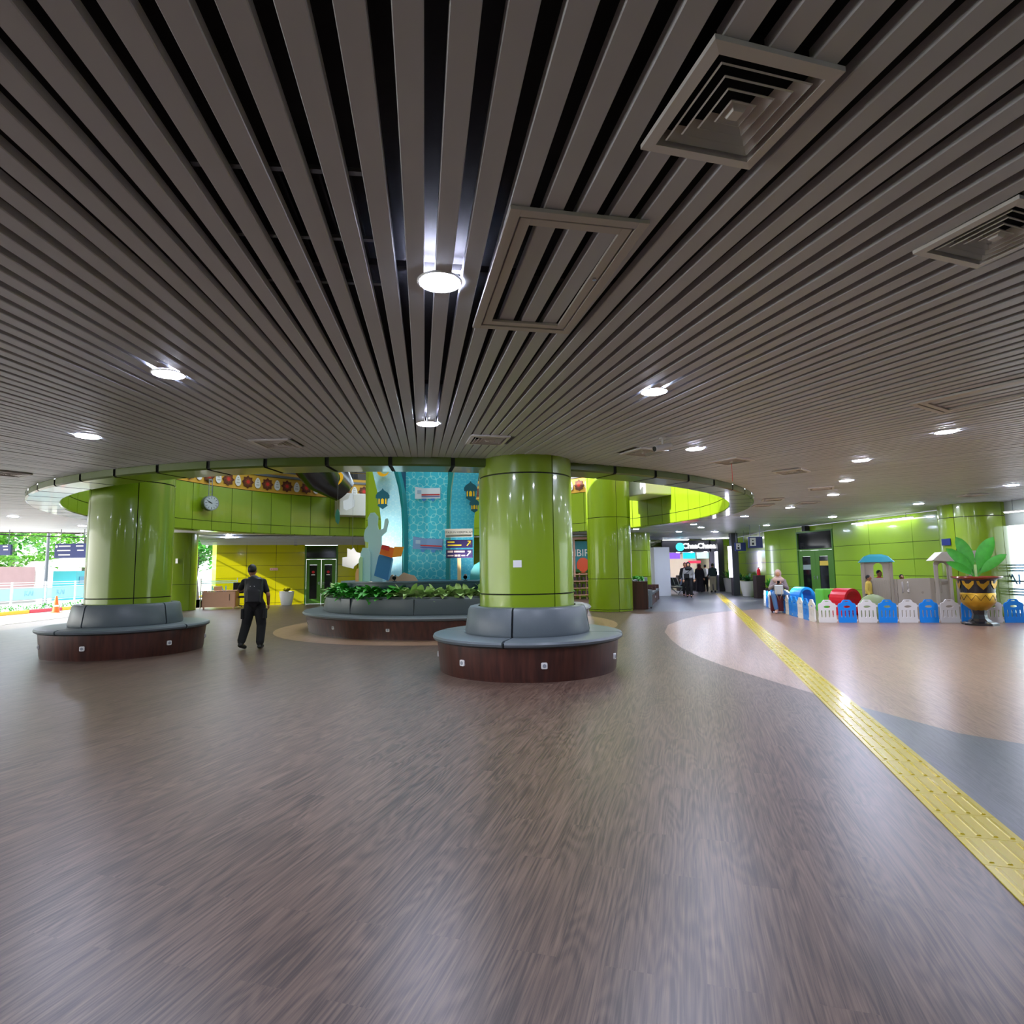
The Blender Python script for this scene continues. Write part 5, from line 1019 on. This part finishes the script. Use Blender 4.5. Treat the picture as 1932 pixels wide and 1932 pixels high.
    if hijab:
        c.ell(H+Vector((0, .018, .018)), (.108, .118, .135), 20, 12); c.ell(H+Vector((0, .02, -.11)), (.105, .11, .1), 18, 10); c.ell(V['neck']+Vector((0, -.02, -.03)), (.19, .135, .12), 18, 10)
        o = remesh(c, 'headscarf', hijab, t, vox*.8); f = MB(); f.ell(H+Vector((0, -.092, -.006)), (.058, .03, .078), 14, 10); f.build('face_opening', skin, t, smooth=True)
        n_ = MB(); n_.ell(H+Vector((0, -.122, -.012)), (.012, .014, .022), 8, 6); n_.ell(H+Vector((0, -.118, -.045)), (.02, .006, .006), 8, 6); n_.build('nose_and_mouth', skin, t, smooth=True)
        n_ = MB()
        for x in (-1, 1): n_.ell(H+Vector((x*.024, -.117, .015)), (.009, .005, .005), 8, 6)
        n_.build('eyes', HAIR, t)
    else:
        c.ell(H+Vector((0, .018, .03)), (.086, .098, .105), 18, 12); remesh(c, 'hair', hair, t, vox*.6, 2)
    return t
BK = M('black cloth', '#090a0d', .8); BK2 = M('black trousers', '#0d0d10', .8); SH = M('black shoe', '#0a0a0b', .4)
J = dict(head=(.10, -.02, 1.60), neck=(.07, .0, 1.44), pelvis=(.02, .02, .93), shL=(.235, 0, 1.36), elL=(.37, -.10, 1.20), wrL=(.26, -.34, 1.22), shR=(-.12, 0, 1.36), elR=(-.25, .08, 1.10), wrR=(-.22, -.08, .90),
         hpL=(.11, .02, .90), knL=(.19, -.02, .50), anL=(.23, .16, .15), toL=(.2, -.0, .045), hpR=(-.07, .02, .90), knR=(-.10, -.05, .49), anR=(-.10, .03, .10), toR=(-.10, -.14, .045), hdR=(0, -.3, -.9), hnR=(-1, 0, 0), hdL=(-.5, -.8, 0), hnL=(0, 0, 1))
mv = at(479, 1225)
man = person('person in black clothes with a black backpack walking away, seen from behind', mv+Vector((0, .05, 0)), PI+.15, J, BK, BK2, SH, SKIN1, vox=.013, sleeve=.72, fat=1.18)
c = MB()
for q, x in (('L', 1), ('R', -1)):
    k, h_ = Vector(J['kn'+q]), Vector(J['hp'+q]); c.box(k*.35+h_*.65+Vector((x*.10, .02, 0)), (.06, .16, .2), bevel_ := 0) if False else c.box(k*.45+h_*.55+Vector((x*.095, .02, 0)), (.06, .17, .21))
c.build('cargo_pocket', BK2, man, bevel=.02)
bp = thing('backpack', 'black backpack worn by the person walking away', 'backpack', man.location, man.rotation_euler.z)
c = MB(); c.ell((.0, .20, 1.18), (.19, .13, .33), 20, 12); c.box((.0, .19, 1.19), (.33, .18, .50)); c.box((-.02, .30, 1.08), (.24, .06, .24)); remesh(c, 'pack_body', M('pack black', '#0e1015', .5), bp, .014, 4)
c = MB(); c.tube([(.12, .12, 1.40), (.16, -.02, 1.455), (.15, -.13, 1.34), (.15, -.10, 1.05)], .02, 8); c.tube([(-.08, .12, 1.40), (-.06, -.02, 1.45), (-.07, -.13, 1.34), (-.08, -.10, 1.05)], .02, 8); c.tube([(.03, .12, 1.44), (0, .14, 1.48), (-.03, .12, 1.44)], .012, 8); c.build('strap', BLACK, bp, smooth=True)
MB().box((0, .315, 1.28), (.09, .008, .02)).build('badge', WHITE, bp)
# seated woman
JS = dict(head=(0, -.05, 1.27), neck=(0, 0, 1.10), pelvis=(0, .03, .66), shL=(.16, 0, 1.04), elL=(.25, -.08, .80), wrL=(.07, -.28, .95), shR=(-.16, 0, 1.04), elR=(-.26, -.08, .80), wrR=(-.05, -.29, .95),
          hpL=(.10, -.02, .66), knL=(.26, -.42, .58), anL=(.22, -.34, .12), toL=(.24, -.48, .05), hpR=(-.10, -.02, .66), knR=(-.17, -.46, .60), anR=(-.10, -.46, .11), toR=(-.12, -.62, .05), hdL=(-.6, -.5, .3), hdR=(.6, -.5, .3))
wv = mc.location+Vector((-.05, -.05, 0))
person('person in a beige headscarf and jeans sitting on a suitcase, looking at a phone', wv, -.42, JS, M('taupe blouse', '#8d8284', .8), M('blue jeans', '#4a6f9d', .8), M('pink shoe', '#c9a094', .6), SKIN2, vox=.014, hijab=M('beige scarf', '#c9ab9f', .8))
t = thing('phone', 'small dark phone held by the seated person', 'phone', wv+Matrix.Rotation(-.42, 3, 'Z') @ Vector((0, -.36, .99)), -.42); MB().box((0, 0, 0), (.08, .012, .14), rx=.5).build('phone_body', BLACK, t, bevel=.003)
t = thing('tote_bag', 'pale grey bag on the lap of the seated person', 'bag', wv+Matrix.Rotation(-.42, 3, 'Z') @ Vector((.0, -.50, .64)), -.42); MB().box((0, 0, .13), (.26, .08, .3), rx=.12).build('bag_body', M('bag grey', '#b9c0c0', .7), t, bevel=.03, seg=3)
c = MB(); c.tube([(-.07, -.0, .27), (-.08, -.08, .0), (0, -.1, -.22), (.08, -.08, .0), (.07, 0, .27)], .008, 6); c.build('bag_strap', M('strap beige', '#bfa88e', .7), t)
# walkers
def stand(stride=.12, armx=.24, fwd=.0):
    return dict(head=(0, -.02, 1.58), neck=(0, 0, 1.42), pelvis=(0, 0, .93), shL=(.17, 0, 1.35), elL=(armx, .03, 1.09), wrL=(armx+.01, -.08-fwd, .87+fwd), shR=(-.17, 0, 1.35), elR=(-armx, .03, 1.09), wrR=(-armx-.01, -.08-fwd, .87+fwd),
                hpL=(.09, 0, .90), knL=(.10, -.05-stride*.5, .50), anL=(.09, -stride, .10), toL=(.10, -stride-.15, .045), hpR=(-.09, 0, .90), knR=(-.09, -.03+stride*.3, .50), anR=(-.09, stride, .10), toR=(-.10, stride-.15, .045))
w = person('person in a black headscarf and grey jacket walking towards the camera', at(1301, 1127), -.3, stand(.1), M('grey jacket', '#8e8e90', .8), BK2, SH, SKIN2, vox=.02, s=1.04, hijab=BK)
t = thing('shoulder_bag', 'black bag slung across the front of the walking person in grey', 'bag', w.location, -.3); c = MB(); c.box((-.10, -.19, 1.08), (.26, .08, .24)); c.build('bag_body', BK, t, bevel=.03); c = MB(); c.tube([(-.14, -.17, 1.2), (.06, -.16, 1.36), (.15, -.03, 1.44)], .015, 6); c.build('bag_strap', BK, t)
person('person in a dark green shirt and beige trousers standing at the shop, seen from behind', aty(1344, 35.0), PI-.1, stand(.04, .22, .12), M('dark green shirt', '#26383a', .8), M('beige trousers', '#a99f86', .8), SH, SKIN1, vox=.022, s=1.02)
person('person in a long dark dress with a maroon headscarf at the shop', aty(1319, 35.4), PI-.4, stand(.03), M('dark dress', '#1b171f', .8), BK2, SH, SKIN2, vox=.024, s=1.0, hijab=M('maroon scarf', '#5c2426', .8), long_=True)
person('person in black partly hidden behind the walking person in grey', aty(1292, 31.2), -.3, stand(.06), BK, BK2, SH, SKIN1, vox=.024, s=1.04)
person('person in a white top at the shop counter beside the dark dress', aty(1330, 36.3), PI, stand(.02), M('white top', '#c9c9c4', .8), BK2, SH, SKIN2, vox=.024, s=.98)
JW = {k: Vector(v)+Vector((0, 0, -.16)) if k[:2] not in ('an', 'to') else Vector(v) for k, v in JS.items()}
person('person in blue and white seated on the metal waiting seats', (9.45, 32.75, 0), -.6+PI/2, JW, M('white blue top', '#aab6cf', .8), BK2, SH, SKIN2, vox=.024, hijab=M('navy scarf', '#1d2236', .8))
for px, Y, s, rz, cm, lb in ((1657, 17.75, .80, .2, M('child red', '#c9483a', .8), 'child with black hair inside the roofed cab of the playhouse'), (1699, 17.75, .72, -.3, M('child white', '#d5cdc6', .8), 'child with black hair behind the slotted playhouse wall'), (1636, 17.4, .72, .8, M('child yellow', '#cdb24e', .8), 'child in a yellow shirt at the open left end of the playhouse')):
    person(lb, aty(px, Y), rz, stand(.03), cm, M('child brown', '#3a3432', .8), SH, SKIN1, vox=.024, s=s)
